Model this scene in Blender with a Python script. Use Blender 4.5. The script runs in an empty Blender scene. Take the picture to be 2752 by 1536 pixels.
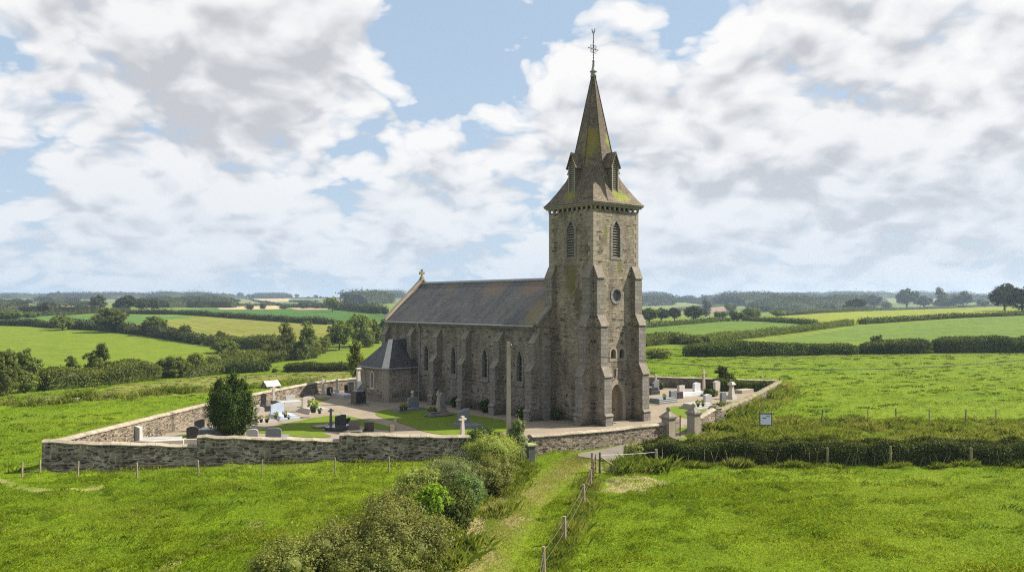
import bpy, math, random
import numpy as np
from mathutils import Vector, Matrix
from mathutils.geometry import tessellate_polygon

rng = np.random.default_rng(11)
random.seed(11)
sc = bpy.context.scene
COL = sc.collection
R = math.radians

# ------------------------------------------------------------------ camera numbers
F, CX, HY, EYE = 2230.0, 1376.0, 812.0, 10.4      # focal length and horizon in photograph pixels, eye height in metres

# ------------------------------------------------------------------ noise
def _hash(ix, iy, seed):
    h = (ix.astype(np.int64) * 374761393 + iy.astype(np.int64) * 668265263 + seed * 1274126177) & 0xFFFFFFFF
    h = ((h ^ (h >> 13)) * 1274126177) & 0xFFFFFFFF
    return ((h ^ (h >> 16)) & 0xFFFF) / 65535.0

def vnoise(x, y, seed=0):
    x = np.asarray(x, float); y = np.asarray(y, float)
    ix = np.floor(x); iy = np.floor(y)
    fx = x - ix; fy = y - iy
    fx = fx * fx * (3 - 2 * fx); fy = fy * fy * (3 - 2 * fy)
    a = _hash(ix, iy, seed); b = _hash(ix + 1, iy, seed); c = _hash(ix, iy + 1, seed); d = _hash(ix + 1, iy + 1, seed)
    return (a + (b - a) * fx) * (1 - fy) + (c + (d - c) * fx) * fy

def fbm(x, y, seed=0, oct=4):
    s = 0; a = .5; t = 0
    for i in range(oct):
        s = s + a * vnoise(x * 2 ** i + 13.7 * i, y * 2 ** i - 7.3 * i, seed + i); t += a; a *= .5
    return s / t

# ------------------------------------------------------------------ terrain
_KD = np.array([0, 105, 120, 140, 200, 300, 400, 500, 600, 700, 1000, 1500, 2000, 2600, 3500, 6500], float)
_AZ = np.array([-75, -40, -20, -9, 1, 8, 14, 22, 32, 75], float)
_L = [0, 0, -1.4, -3.6, -4.6, -1, 1.5, 3, 4.1, 5, 7, 11, 16, 21, 19, 0]
_C = [0, 0, -1.0, -2.6, -3.2, -.6, 1.2, 2.8, 4.1, 5, 8, 13, 19.5, 25, 21, 0]
_M = [0, 0, -.5, -1, -1, 0, 1, 2, 2.5, 3, 6, 11, 19, 25, 22, 0]
_RN = [0, 0, 0, 0, .3, 1.2, 2.0, 1, -1, -3, 0, 8, 18, 25, 22, 0]
_RM = [0, 0, 0, 0, .4, 2.0, 3.3, 4.2, 4.0, 3, 1, 8, 17, 23, 21, 0]
_RF = [0, 0, 0, 0, .5, 3, 5, 6.5, 7.2, 6.8, 3.5, 7, 15, 21, 20, 0]
_T = np.array([_L, _L, _L, _C, _M, _RN, _RN, _RM, _RF, _RF], float)
_ld = np.linspace(math.log(60), math.log(7000), 500)
_tab = np.array([np.interp(np.exp(_ld), _KD, row) for row in _T])
_k = np.hanning(27); _k /= _k.sum()
_tab = np.array([np.convolve(np.pad(r, 13, mode='edge'), _k, mode='valid') for r in _tab])

def H(x, y):
    x = np.asarray(x, float); y = np.asarray(y, float)
    d = np.hypot(x, y) + 1e-6
    az = np.degrees(np.arctan2(x, y))
    az = np.clip(az, -75, 75)
    li = np.clip((np.log(np.maximum(d, 60)) - _ld[0]) / (_ld[1] - _ld[0]), 0, 498.999)
    i = li.astype(int); f = li - i
    j = np.clip(np.searchsorted(_AZ, az) - 1, 0, len(_AZ) - 2)
    g = (az - _AZ[j]) / (_AZ[j + 1] - _AZ[j]); g = g * g * (3 - 2 * g)
    a = _tab[j, i] * (1 - f) + _tab[j, i + 1] * f
    b = _tab[j + 1, i] * (1 - f) + _tab[j + 1, i + 1] * f
    z = a + (b - a) * g
    w = np.clip((d - 250) / 500, 0, 1)
    z = z + w * (fbm(x / 260, y / 260, 5, 3) - .5) * 3.0
    return np.where(y < 0, 0 * z, z)

def h1(x, y): return float(H(np.array([x]), np.array([y]))[0])

_tt = np.exp(np.linspace(math.log(18), math.log(6000), 3000))
def G(px, py):
    """point of the terrain seen at a photograph pixel"""
    dx = (px - CX) / F; dz = (HY - py) / F
    z = H(dx * _tt, _tt) - (EYE + dz * _tt)
    k = np.nonzero(z > 0)[0]
    if len(k) == 0:
        t = _tt[np.argmax(z[:2600])]
    else:
        i = k[0]
        if i == 0: t = _tt[0]
        else:
            a, b = -z[i - 1], z[i]
            t = _tt[i - 1] + (_tt[i] - _tt[i - 1]) * a / (a + b)
    return Vector((dx * t, t, h1(dx * t, t)))

def inpoly(x, y, poly):
    c = np.zeros(np.shape(x), bool)
    n = len(poly)
    for i in range(n):
        x1, y1 = poly[i][0], poly[i][1]; x2, y2 = poly[i - 1][0], poly[i - 1][1]
        if y1 == y2: continue
        c ^= ((y1 > y) != (y2 > y)) & (x < (x2 - x1) * (y - y1) / (y2 - y1) + x1)
    return c

def segdist(x, y, pts):
    best = np.full(np.shape(x), 1e9)
    for (x1, y1), (x2, y2) in zip(pts[:-1], pts[1:]):
        dx, dy = x2 - x1, y2 - y1
        t = np.clip(((x - x1) * dx + (y - y1) * dy) / (dx * dx + dy * dy), 0, 1)
        best = np.minimum(best, np.hypot(x - x1 - t * dx, y - y1 - t * dy))
    return best

# ------------------------------------------------------------------ object helpers
def tag(o, label=None, cat=None, group=None, kind=None):
    if label: o['label'] = label
    if cat: o['category'] = cat
    if group: o['group'] = group
    if kind: o['kind'] = kind
    return o

def thing(name, label, cat, loc=(0, 0, 0), rz=0, group=None, scale=None):
    o = bpy.data.objects.new(name, None)
    COL.objects.link(o)
    o.location = loc; o.rotation_euler = (0, 0, rz)
    if scale: o.scale = scale
    o.empty_display_size = .3; o['kind'] = 'thing'
    return tag(o, label, cat, group)

def link(name, me, mat, parent=None):
    o = bpy.data.objects.new(name, me)
    if mat is not None: me.materials.clear(); me.materials.append(mat)
    if parent is not None: o.parent = parent
    COL.objects.link(o)
    return o

def fast_mesh(name, V, Fc, attrs=None, smooth=False, colors=None):
    V = np.asarray(V, np.float32); Fc = np.asarray(Fc, np.int32)
    me = bpy.data.meshes.new(name)
    k = Fc.shape[1]
    me.vertices.add(len(V)); me.vertices.foreach_set('co', V.ravel())
    me.loops.add(Fc.size); me.loops.foreach_set('vertex_index', Fc.ravel())
    me.polygons.add(len(Fc))
    me.polygons.foreach_set('loop_start', np.arange(0, Fc.size, k, dtype=np.int32))
    if smooth: me.polygons.foreach_set('use_smooth', np.ones(len(Fc), bool))
    for an, av in (attrs or {}).items():
        a = me.attributes.new(an, 'FLOAT', 'POINT'); a.data.foreach_set('value', np.asarray(av, np.float32))
    for an, av in (colors or {}).items():
        a = me.attributes.new(an, 'FLOAT_COLOR', 'POINT')
        c = np.ones((len(V), 4), np.float32); c[:, :3] = av
        a.data.foreach_set('color', c.ravel())
    me.update(calc_edges=True); me.validate()
    return me

class MB:
    def __init__(s): s.v = []; s.f = []
    def add(s, vs, fs):
        k = len(s.v); s.v += [tuple(map(float, p)) for p in vs]; s.f += [tuple(k + i for i in f) for f in fs]; return s
    def box(s, x0, y0, z0, x1, y1, z1, M=None):
        vs = [(x0, y0, z0), (x1, y0, z0), (x1, y1, z0), (x0, y1, z0), (x0, y0, z1), (x1, y0, z1), (x1, y1, z1), (x0, y1, z1)]
        if M is not None: vs = [M @ Vector(p) for p in vs]
        return s.add(vs, [(0, 3, 2, 1), (4, 5, 6, 7), (0, 1, 5, 4), (1, 2, 6, 5), (2, 3, 7, 6), (3, 0, 4, 7)])
    def cbox(s, cx, cy, z0, wx, wy, h, M=None): return s.box(cx - wx / 2, cy - wy / 2, z0, cx + wx / 2, cy + wy / 2, z0 + h, M)
    def rings(s, rings, cap0=True, cap1=True):
        k = len(s.v); n = len(rings[0])
        for r in rings: s.v += [tuple(map(float, p)) for p in r]
        for i in range(len(rings) - 1):
            for j in range(n):
                a = k + i * n + j; b = k + i * n + (j + 1) % n
                s.f.append((a, b, b + n, a + n))
        if cap0: s.f.append(tuple(k + j for j in reversed(range(n))))
        if cap1: s.f.append(tuple(k + (len(rings) - 1) * n + j for j in range(n)))
        return s
    def frustum(s, cx, cy, z0, w0, d0, z1, w1, d1):
        r = lambda w, d, z: [(cx - w / 2, cy - d / 2, z), (cx + w / 2, cy - d / 2, z), (cx + w / 2, cy + d / 2, z), (cx - w / 2, cy + d / 2, z)]
        return s.rings([r(w0, d0, z0), r(w1, d1, z1)])
    def lathe(s, prof, cx, cy, n=12):
        return s.rings([[(cx + max(r, .001) * math.cos(2 * math.pi * i / n), cy + max(r, .001) * math.sin(2 * math.pi * i / n), z) for i in range(n)] for r, z in prof])
    def tube(s, pts, rad, n=6):
        pts = [Vector(p) for p in pts]
        if not hasattr(rad, '__len__'): rad = [rad] * len(pts)
        rs = []
        for i, p in enumerate(pts):
            t = (pts[min(i + 1, len(pts) - 1)] - pts[max(i - 1, 0)]).normalized()
            a = t.cross(Vector((0, 0, 1)) if abs(t.z) < .9 else Vector((1, 0, 0))).normalized(); b = t.cross(a)
            rs.append([p + rad[i] * (math.cos(2 * math.pi * k / n) * a + math.sin(2 * math.pi * k / n) * b) for k in range(n)])
        return s.rings(rs)
    def extrude(s, poly, o, ax, ay, az, depth):
        """poly (2d) in the plane o+ax*x+ay*y, extruded by az*depth"""
        o, ax, ay, az = map(Vector, (o, ax, ay, az)); n = len(poly)
        a = [o + ax * p[0] + ay * p[1] for p in poly]; b = [p + az * depth for p in a]
        return s.add(a + b, [tuple(reversed(range(n))), tuple(range(n, 2 * n))] + [(i, (i + 1) % n, n + (i + 1) % n, n + i) for i in range(n)])
    def panel(s, outer, holes, o, ax, ay, inward, depth):
        """flat wall panel with openings; the reveals of the openings run inward"""
        o, ax, ay, inward = map(Vector, (o, ax, ay, inward))
        allp = list(outer) + [p for h in holes for p in h]
        tris = tessellate_polygon([[Vector((p[0], p[1], 0)) for p in outer]] + [[Vector((p[0], p[1], 0)) for p in h] for h in holes])
        vs = [o + ax * p[0] + ay * p[1] for p in allp]
        fs = []
        for t in tris:
            n = (vs[t[1]] - vs[t[0]]).cross(vs[t[2]] - vs[t[0]])
            fs.append(tuple(t) if n.dot(inward) < 0 else tuple(reversed(t)))
        s.add(vs, fs)
        for h in holes:
            a = [o + ax * p[0] + ay * p[1] for p in h]; b = [p + inward * depth for p in a]; n = len(h)
            s.add(a + b, [(i, (i + 1) % n, n + (i + 1) % n, n + i) for i in range(n)])
        return s
    def fan(s, poly, o, ax, ay):
        o, ax, ay = map(Vector, (o, ax, ay))
        return s.add([o + ax * p[0] + ay * p[1] for p in poly], [tuple(range(len(poly)))])
    def build(s, name, mat, parent=None, smooth=False, bevel=0):
        me = bpy.data.meshes.new(name)
        me.from_pydata(s.v, [], s.f)
        uv = me.uv_layers.new(name='UVMap')
        data = np.zeros((len(me.loops), 2), np.float32)
        for p in me.polygons:
            n = p.normal
            t = Vector((0, 0, 1)).cross(n)
            if t.length < .05: t = Vector((1, 0, 0))
            t.normalize(); b = n.cross(t)
            for li in p.loop_indices:
                co = me.vertices[me.loops[li].vertex_index].co
                data[li] = (co.dot(t), co.dot(b))
        uv.data.foreach_set('uv', data.ravel())
        if smooth: me.polygons.foreach_set('use_smooth', np.ones(len(me.polygons), bool))
        o = link(name, me, mat, parent)
        if bevel:
            m = o.modifiers.new('edge', 'BEVEL'); m.width = bevel; m.segments = 1; m.limit_method = 'ANGLE'
        return o

# ------------------------------------------------------------------ materials
class NT:
    def __init__(s, name):
        s.m = bpy.data.materials.new(name); s.m.use_nodes = True
        s.t = s.m.node_tree; s.t.nodes.clear()
    def n(s, typ, ins=None, **props):
        nd = s.t.nodes.new(typ)
        for k, v in props.items(): setattr(nd, k, v)
        for k, v in (ins or {}).items():
            sk = nd.inputs[k]
            if isinstance(v, bpy.types.NodeSocket): s.t.links.new(v, sk)
            else: sk.default_value = v
        return nd
    def noise(s, vec, scale, detail=3, rough=.55, dim='3D'):
        ins = {'Scale': scale, 'Detail': detail, 'Roughness': rough}
        if vec is not None: ins['Vector'] = vec
        return s.n('ShaderNodeTexNoise', ins, noise_dimensions=dim).outputs['Fac']
    def ramp(s, fac, stops, interp='LINEAR'):
        nd = s.n('ShaderNodeValToRGB', {'Fac': fac}); nd.color_ramp.interpolation = interp
        e = nd.color_ramp.elements
        while len(e) < len(stops): e.new(.5)
        for el, (p, c) in zip(e, stops):
            el.position = p; el.color = (c, c, c, 1) if not hasattr(c, '__len__') else (*c, 1)
        return nd.outputs['Color']
    def mix(s, fac, a, b, blend='MIX'):
        nd = s.n('ShaderNodeMix', data_type='RGBA', blend_type=blend)
        for k, v in ((0, fac), (6, a), (7, b)):
            if isinstance(v, bpy.types.NodeSocket): s.t.links.new(v, nd.inputs[k])
            elif k and not isinstance(v, (int, float)): nd.inputs[k].default_value = (*v, 1) if len(v) == 3 else v
            else: nd.inputs[k].default_value = v if k == 0 else (v, v, v, 1)
        return nd.outputs[2]
    def math(s, op, a, b=0.0, clamp=False):
        return s.n('ShaderNodeMath', {0: a, 1: b}, operation=op, use_clamp=clamp).outputs[0]
    def coord(s, which='Object'): return s.n('ShaderNodeTexCoord').outputs[which]
    def attr(s, name, out='Fac'): return s.n('ShaderNodeAttribute', attribute_name=name).outputs[out]
    def map(s, vec, sx, sy, sz): return s.n('ShaderNodeVectorMath', {0: vec, 1: (sx, sy, sz)}, operation='MULTIPLY').outputs[0]
    def bump(s, h, dist, strength=1.0): return s.n('ShaderNodeBump', {'Height': h, 'Distance': dist, 'Strength': strength}).outputs['Normal']
    def out(s, sh): s.n('ShaderNodeOutputMaterial', {'Surface': sh}); return s.m
    def pbr(s, col, rough=.8, normal=None, metal=0, spec=.3):
        ins = {'Base Color': col if isinstance(col, bpy.types.NodeSocket) else (*col, 1), 'Roughness': rough, 'Metallic': metal, 'Specular IOR Level': spec}
        if normal is not None: ins['Normal'] = normal
        return s.out(s.n('ShaderNodeBsdfPrincipled', ins).outputs[0])

def rubble(name, cols, mortar, bw=.36, rh=.14, msize=.02, lichen=.12, moss=0.0, dark=.5, spots=()):
    t = NT(name); uv = t.coord('UV')
    wob = t.n('ShaderNodeTexNoise', {'Vector': uv, 'Scale': 2.2, 'Detail': 3}).outputs['Color']
    v = t.n('ShaderNodeVectorMath', {0: wob, 1: (.13, .10, 0)}, operation='MULTIPLY').outputs[0]
    v = t.n('ShaderNodeVectorMath', {0: uv, 1: v}, operation='ADD').outputs[0]
    br = t.n('ShaderNodeTexBrick', {'Vector': v, 'Color1': (0, 0, 0, 1), 'Color2': (1, 1, 1, 1), 'Mortar': (.5, .5, .5, 1), 'Scale': 1.0, 'Mortar Size': msize,
                                    'Mortar Smooth': .3, 'Bias': 0, 'Brick Width': bw, 'Row Height': rh}, offset=.5, squash=.8, squash_frequency=3)
    stone = t.ramp(br.outputs['Color'], [(i / (len(cols) - 1), c) for i, c in enumerate(cols)])
    vo = t.n('ShaderNodeTexVoronoi', {'Vector': t.map(v, 2.2, 5.5, 1), 'Scale': 1.0}, feature='F1', voronoi_dimensions='2D')
    vr = t.n('ShaderNodeSeparateColor', {'Color': vo.outputs['Color']}).outputs[0]
    stone = t.mix(t.ramp(vr, [(.0, .0), (.1, 0), (.12, .55), (.85, .2), (1, 0)], 'CONSTANT'), stone, t.mix(vr, cols[0], cols[-1]))
    odd = t.ramp(vr, [(0, 0), (1 - dark * .12, 1)], 'CONSTANT')
    stone = t.mix(odd, stone, (.018, .016, .013))
    c = t.mix(br.outputs['Fac'], stone, mortar)
    big = t.noise(uv, .35, 5, .6)
    c = t.mix(.75, c, t.ramp(big, [(.3, .55), (.7, 1.25)]), 'MULTIPLY')
    sp = t.noise(uv, 9, 4, .7)
    c = t.mix(t.ramp(sp, [(.66 - lichen * .3, 0), (.74, lichen * 4)]), c, (.42, .41, .36))
    fine = t.noise(uv, 30, 2, .6)
    c = t.mix(.5, c, t.ramp(fine, [(.3, .6), (.7, 1.3)]), 'MULTIPLY')
    if moss:
        mo = t.noise(uv, .8, 6, .65)
        c = t.mix(t.ramp(mo, [(.62 - moss * .2, 0), (.75, .8)]), c, (.07, .085, .02))
    ob = t.coord('Object')
    c = t.mix(.8, c, t.ramp(t.noise(t.map(uv, 1.0, .28, 1), 1.1, 6, .65), [(.36, .5), (.52, 1.0), (.7, 1.22)]), 'MULTIPLY')
    c = t.mix(t.ramp(t.noise(uv, 1.7, 5, .7), [(.58, 0), (.70, .55)]), c, (.30, .265, .21))
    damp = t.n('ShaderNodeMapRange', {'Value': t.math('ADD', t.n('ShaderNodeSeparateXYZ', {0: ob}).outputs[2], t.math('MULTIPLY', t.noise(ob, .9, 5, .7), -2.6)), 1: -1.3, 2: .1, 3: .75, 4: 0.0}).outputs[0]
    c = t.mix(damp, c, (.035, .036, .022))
    for (p, rad, colr) in spots:
        dd = t.n('ShaderNodeVectorMath', {0: t.n('ShaderNodeVectorMath', {0: t.n('ShaderNodeVectorMath', {0: ob, 1: p}, operation='SUBTRACT').outputs[0], 1: (1, 1, .38)}, operation='MULTIPLY').outputs[0]}, operation='LENGTH').outputs['Value']
        dd = t.math('ADD', t.math('DIVIDE', dd, rad), t.math('MULTIPLY', t.math('SUBTRACT', t.noise(ob, 2.6, 5, .75), .5), 1.7))
        c = t.mix(t.ramp(dd, [(.45, .75), (1.0, 0)]), c, colr)
    hgt = t.math('ADD', t.math('MULTIPLY', br.outputs['Fac'], -1.0), t.math('MULTIPLY', t.math('ADD', fine, vr), .6))
    return t.pbr(c, .92, t.bump(hgt, .05, .9))

def fieldstone(name, cols, mortar, sx=2.6, sy=8.0, joint=.07, lichen=.25, dark=.12, moss=0.0):
    t = NT(name); uv = t.coord('UV')
    wob = t.n('ShaderNodeTexNoise', {'Vector': uv, 'Scale': 1.4, 'Detail': 3}).outputs['Color']
    v = t.n('ShaderNodeVectorMath', {0: t.map(uv, sx, sy, 1), 1: t.map(wob, .9, 1.3, 0)}, operation='ADD').outputs[0]
    vo = t.n('ShaderNodeTexVoronoi', {'Vector': v, 'Scale': 1.0, 'Randomness': .8}, feature='F1', voronoi_dimensions='2D')
    ed = t.n('ShaderNodeTexVoronoi', {'Vector': v, 'Scale': 1.0, 'Randomness': .8}, feature='DISTANCE_TO_EDGE', voronoi_dimensions='2D').outputs['Distance']
    sc_ = t.n('ShaderNodeSeparateColor', {'Color': vo.outputs['Color']})
    c = t.ramp(sc_.outputs[0], [(i / (len(cols) - 1), q) for i, q in enumerate(cols)])
    c = t.mix(t.ramp(sc_.outputs[1], [(0, 1), (dark, 1), (dark + .01, 0)], 'CONSTANT'), c, (.035, .028, .02))
    jn = t.ramp(ed, [(0, 1), (joint, .9), (joint * 1.8, 0)])
    patch = t.ramp(t.noise(uv, .45, 4, .6), [(.38, .15), (.6, 1)])
    c = t.mix(t.math('MULTIPLY', jn, patch), c, mortar)
    c = t.mix(.85, c, t.ramp(t.noise(uv, .5, 6, .65), [(.32, .45), (.68, 1.3)]), 'MULTIPLY')
    c = t.mix(t.ramp(t.noise(uv, 5, 4, .7), [(.62, 0), (.72, lichen * 3)]), c, (.46, .44, .38))
    fine = t.noise(uv, 26, 3, .65)
    c = t.mix(.6, c, t.ramp(fine, [(.3, .55), (.7, 1.35)]), 'MULTIPLY')
    if moss: c = t.mix(t.ramp(t.noise(uv, .9, 6, .65), [(.62 - moss * .2, 0), (.74, .85)]), c, (.05, .06, .018))
    h = t.math('ADD', t.math('MULTIPLY', t.ramp(ed, [(0, 0), (.16, 1)]), .8), t.math('ADD', t.math('MULTIPLY', fine, .5), t.math('MULTIPLY', sc_.outputs[2], .7)))
    return t.pbr(c, .92, t.bump(h, .06, 1.0))

def dressed(name, a, b, lichen=.2, moss=0.0, block=None):
    t = NT(name); o = t.coord('UV'); ob = t.coord('Object')
    c = t.mix(t.noise(ob, 1.1, 5, .65), a, b)
    c = t.mix(t.ramp(t.noise(ob, 7, 4, .7), [(.55, 0), (.7, lichen * 2)]), c, (.45, .44, .38))
    c = t.mix(.6, c, t.ramp(t.noise(ob, 22, 3, .6), [(.3, .65), (.7, 1.2)]), 'MULTIPLY')
    if moss: c = t.mix(t.ramp(t.noise(ob, 1.4, 6, .65), [(.6 - moss * .25, 0), (.72, .85)]), c, (.09, .11, .02))
    h = t.noise(ob, 16, 4, .6)
    if block:
        br = t.n('ShaderNodeTexBrick', {'Vector': o, 'Color1': (.75, .75, .75, 1), 'Color2': (1.15, 1.15, 1.15, 1), 'Mortar': (.45, .45, .45, 1), 'Scale': 1.0, 'Mortar Size': .016,
                                        'Brick Width': block[0], 'Row Height': block[1]})
        c = t.mix(.85, c, br.outputs['Color'], 'MULTIPLY')
        h = t.math('SUBTRACT', h, br.outputs['Fac'])
    return t.pbr(c, .9, t.bump(h, .025, .7))

def slates(name, a, b, streak, rw, rh, moss, mossc=(.12, .13, .02), moss_lo=.6, rough=.55, spots=()):
    t = NT(name); uv = t.coord('UV')
    br = t.n('ShaderNodeTexBrick', {'Vector': uv, 'Color1': (*a, 1), 'Color2': (*b, 1), 'Mortar': (.012, .011, .01, 1), 'Scale': 1.0, 'Mortar Size': .012, 'Mortar Smooth': .2,
                                    'Brick Width': rw, 'Row Height': rh})
    st = t.noise(t.map(uv, 1.3, .12, 1), 1.0, 5, .6)
    c = t.mix(t.ramp(st, [(.44, 0), (.66, .6)]), br.outputs['Color'], streak)
    c = t.mix(.8, c, t.ramp(t.noise(uv, .55, 5, .65), [(.3, .6), (.7, 1.3)]), 'MULTIPLY')
    c = t.mix(.6, c, t.ramp(t.noise(uv, 14, 3, .7), [(.3, .6), (.7, 1.35)]), 'MULTIPLY')
    c = t.mix(t.ramp(t.noise(t.map(uv, 1, .6, 1), 5.5, 3, .7), [(.73, 0), (.76, .8)]), c, (.42, .41, .37))
    c = t.mix(t.ramp(t.noise(uv, .7, 6, .7), [(moss_lo, 0), (moss_lo + .12, moss)]), c, mossc)
    ob = t.coord('Object')
    for (p, rad, colr) in spots:
        dd = t.n('ShaderNodeVectorMath', {0: ob, 1: p}, operation='DISTANCE').outputs['Value']
        dd = t.math('ADD', t.math('DIVIDE', dd, rad), t.math('MULTIPLY', t.math('SUBTRACT', t.noise(ob, 3.5, 5, .75), .5), 1.9))
        c = t.mix(t.ramp(dd, [(.45, .85), (.95, 0)]), c, colr)
    row = t.n('ShaderNodeTexWave', {'Vector': t.map(uv, 0, 1 / rh, 0), 'Scale': .159155, 'Distortion': 0}, wave_type='BANDS', bands_direction='Y', wave_profile='SAW').outputs['Fac']
    h = t.math('ADD', t.math('MULTIPLY', br.outputs['Fac'], -.6), t.math('MULTIPLY', t.noise(uv, 10, 3, .6), .8))
    return t.pbr(c, rough, t.bump(h, .03, .8), spec=.35)

def plain(name, a, b, scale=4, rough=.7, metal=0, spec=.3, bumpd=.01, stretch=(1, 1, 1)):
    t = NT(name); o = t.map(t.coord('Object'), *stretch)
    n = t.noise(o, scale, 5, .6)
    return t.pbr(t.mix(t.ramp(n, [(.3, 0), (.7, 1)]), a, b), rough, t.bump(n, bumpd, .6), metal, spec)

def granite(name, a, b, rough=.35):
    t = NT(name); o = t.coord('Object')
    c = t.mix(t.ramp(t.noise(o, 60, 2, .8), [(.35, 0), (.65, 1)]), a, b)
    c = t.mix(.4, c, t.ramp(t.noise(o, 2, 4, .6), [(.3, .75), (.7, 1.15)]), 'MULTIPLY')
    return t.pbr(c, rough, spec=.4)

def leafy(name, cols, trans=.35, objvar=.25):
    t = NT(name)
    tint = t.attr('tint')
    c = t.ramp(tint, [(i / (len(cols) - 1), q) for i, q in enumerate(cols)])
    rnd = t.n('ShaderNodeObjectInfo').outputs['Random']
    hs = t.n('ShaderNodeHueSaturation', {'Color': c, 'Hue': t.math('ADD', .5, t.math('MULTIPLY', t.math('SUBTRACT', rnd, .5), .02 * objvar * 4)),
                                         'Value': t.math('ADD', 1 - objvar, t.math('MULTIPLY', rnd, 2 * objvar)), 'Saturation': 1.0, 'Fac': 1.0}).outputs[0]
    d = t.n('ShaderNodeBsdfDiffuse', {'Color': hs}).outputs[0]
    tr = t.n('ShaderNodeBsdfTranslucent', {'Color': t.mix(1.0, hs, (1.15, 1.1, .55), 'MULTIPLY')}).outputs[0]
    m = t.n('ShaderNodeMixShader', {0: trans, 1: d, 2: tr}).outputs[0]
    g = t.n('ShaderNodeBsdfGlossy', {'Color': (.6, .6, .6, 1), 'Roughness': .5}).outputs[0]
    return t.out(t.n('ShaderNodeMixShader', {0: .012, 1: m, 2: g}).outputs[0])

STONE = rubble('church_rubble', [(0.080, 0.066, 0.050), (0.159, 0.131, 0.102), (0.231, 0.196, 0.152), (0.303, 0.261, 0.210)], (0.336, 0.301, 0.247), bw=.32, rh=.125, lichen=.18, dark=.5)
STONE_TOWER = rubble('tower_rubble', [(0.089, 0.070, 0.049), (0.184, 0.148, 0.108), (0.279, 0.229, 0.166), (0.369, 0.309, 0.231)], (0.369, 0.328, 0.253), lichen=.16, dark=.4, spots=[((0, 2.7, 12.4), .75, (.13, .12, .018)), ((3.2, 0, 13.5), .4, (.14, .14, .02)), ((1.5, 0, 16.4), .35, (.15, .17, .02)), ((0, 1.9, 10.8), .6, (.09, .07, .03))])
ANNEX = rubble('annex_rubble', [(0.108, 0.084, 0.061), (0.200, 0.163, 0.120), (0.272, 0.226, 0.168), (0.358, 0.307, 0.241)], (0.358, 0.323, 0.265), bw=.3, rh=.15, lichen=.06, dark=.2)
YARDWALL = fieldstone('yard_rubble', [(.095, .073, .055), (.19, .152, .12), (.31, .258, .205), (.46, .40, .325)], (.72, .64, .54), 3.0, 10.5, .075, .3, .12)
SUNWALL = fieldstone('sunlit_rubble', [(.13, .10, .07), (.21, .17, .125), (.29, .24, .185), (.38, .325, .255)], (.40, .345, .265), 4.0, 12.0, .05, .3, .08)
COPING = dressed('coping_stone', (.23, .19, .14), (.40, .345, .27), lichen=.35, moss=.2, block=(.7, 3.0))
COPINGM = dressed('mossy_coping', (.15, .12, .07), (.26, .22, .15), lichen=.3, moss=.75, block=(.4, 3.0))
DRESSED = dressed('dressed_stone', (.135, .122, .106), (.245, .225, .195), lichen=.22, block=(.55, .38))
QUOIN = dressed('quoin_stone', (.19, .162, .125), (.33, .288, .228), lichen=.18)
CAPSTONE = dressed('weathered_cap', (.11, .093, .075), (.25, .22, .178), lichen=.4, moss=.12)
PALESTONE = dressed('pale_stone', (.34, .31, .265), (.50, .465, .405), lichen=.2)
TANSTONE = dressed('tan_stone', (.26, .21, .15), (.42, .36, .28), lichen=.25, moss=.1)
SLATE = slates('nave_slate', (.042, .044, .046), (.088, .09, .092), (.125, .105, .078), .3, .24, .6, (.12, .085, .035), .6,
               spots=[((-.3, 6.0, 10.2), 2.6, (.17, .11, .045)), ((.3, 5.7, 10.9), 1.3, (.14, .14, .03)), ((2.2, 10, 12.3), 2.3, (.13, .09, .05)), ((2.2, 16, 12.3), 2.3, (.13, .09, .05)), ((2.2, 24, 12.3), 1.4, (.12, .085, .05)), ((-1.5, 5.6, 9), 2.0, (.15, .12, .03))])
SLATE2 = slates('annex_slate', (.03, .033, .037), (.058, .062, .068), (.08, .08, .078), .26, .2, .15, moss_lo=.68)
SPIRE = slates('spire_tile', (.105, .08, .057), (.20, .156, .113), (.10, .08, .056), .22, .2, .6, (.15, .125, .03), .58, rough=.85,
               spots=[((3.1, .55, 19.5), 1.15, (.22, .25, .015)), ((3.9, .3, 19.5), .8, (.2, .24, .015)), ((.5, 2.9, 19.5), 1.15, (.2, .21, .018)), ((3.5, 1.6, 24.7), .8, (.22, .26, .015)), ((1.6, 1.8, 25.2), .95, (.2, .16, .025)), ((1.4, 2.0, 23.7), .9, (.2, .16, .03)), ((1.7, 1.6, 24.4), .7, (.21, .17, .03)), ((2.6, 1.3, 22.4), .6, (.15, .12, .03))])
LEAD = plain('lead', (.17, .18, .19), (.25, .26, .27), 6, .5)
LEADPALE = plain('pale_hip_lead', (.32, .31, .29), (.46, .44, .40), 5, .6)
IRON = plain('dark_iron', (.02, .028, .026), (.045, .055, .05), 20, .55, metal=.3)
RUST = plain('rusty_iron', (.03, .022, .015), (.09, .055, .03), 14, .8)
GLASS = plain('leaded_glass', (.012, .014, .018), (.035, .04, .045), 9, .15, spec=.5)
GLASSPALE = plain('dusty_glass', (.10, .115, .12), (.17, .185, .19), 6, .3, spec=.5)
LOUVRE = plain('weathered_louvre', (.17, .15, .125), (.30, .275, .235), 6, .85, stretch=(1, 1, 6))
DARK = plain('dark_inside', (.012, .011, .01), (.02, .018, .016), 3, .95)
DOORW = plain('door_oak', (.17, .125, .075), (.29, .225, .145), 6, .7, stretch=(5, 5, .4))
POSTW = plain('post_wood', (.17, .13, .09), (.36, .29, .205), 9, .9, stretch=(3, 3, .5))
POSTD = plain('dark_post_wood', (.085, .07, .05), (.17, .145, .105), 9, .9, stretch=(3, 3, .5))
BARK = plain('bark', (.04, .03, .02), (.11, .085, .06), 7, .95, bumpd=.05, stretch=(2, 2, .5))
CONCRETE = plain('pole_concrete', (.24, .205, .165), (.36, .315, .26), 3, .9, stretch=(1, 1, .3))
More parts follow.
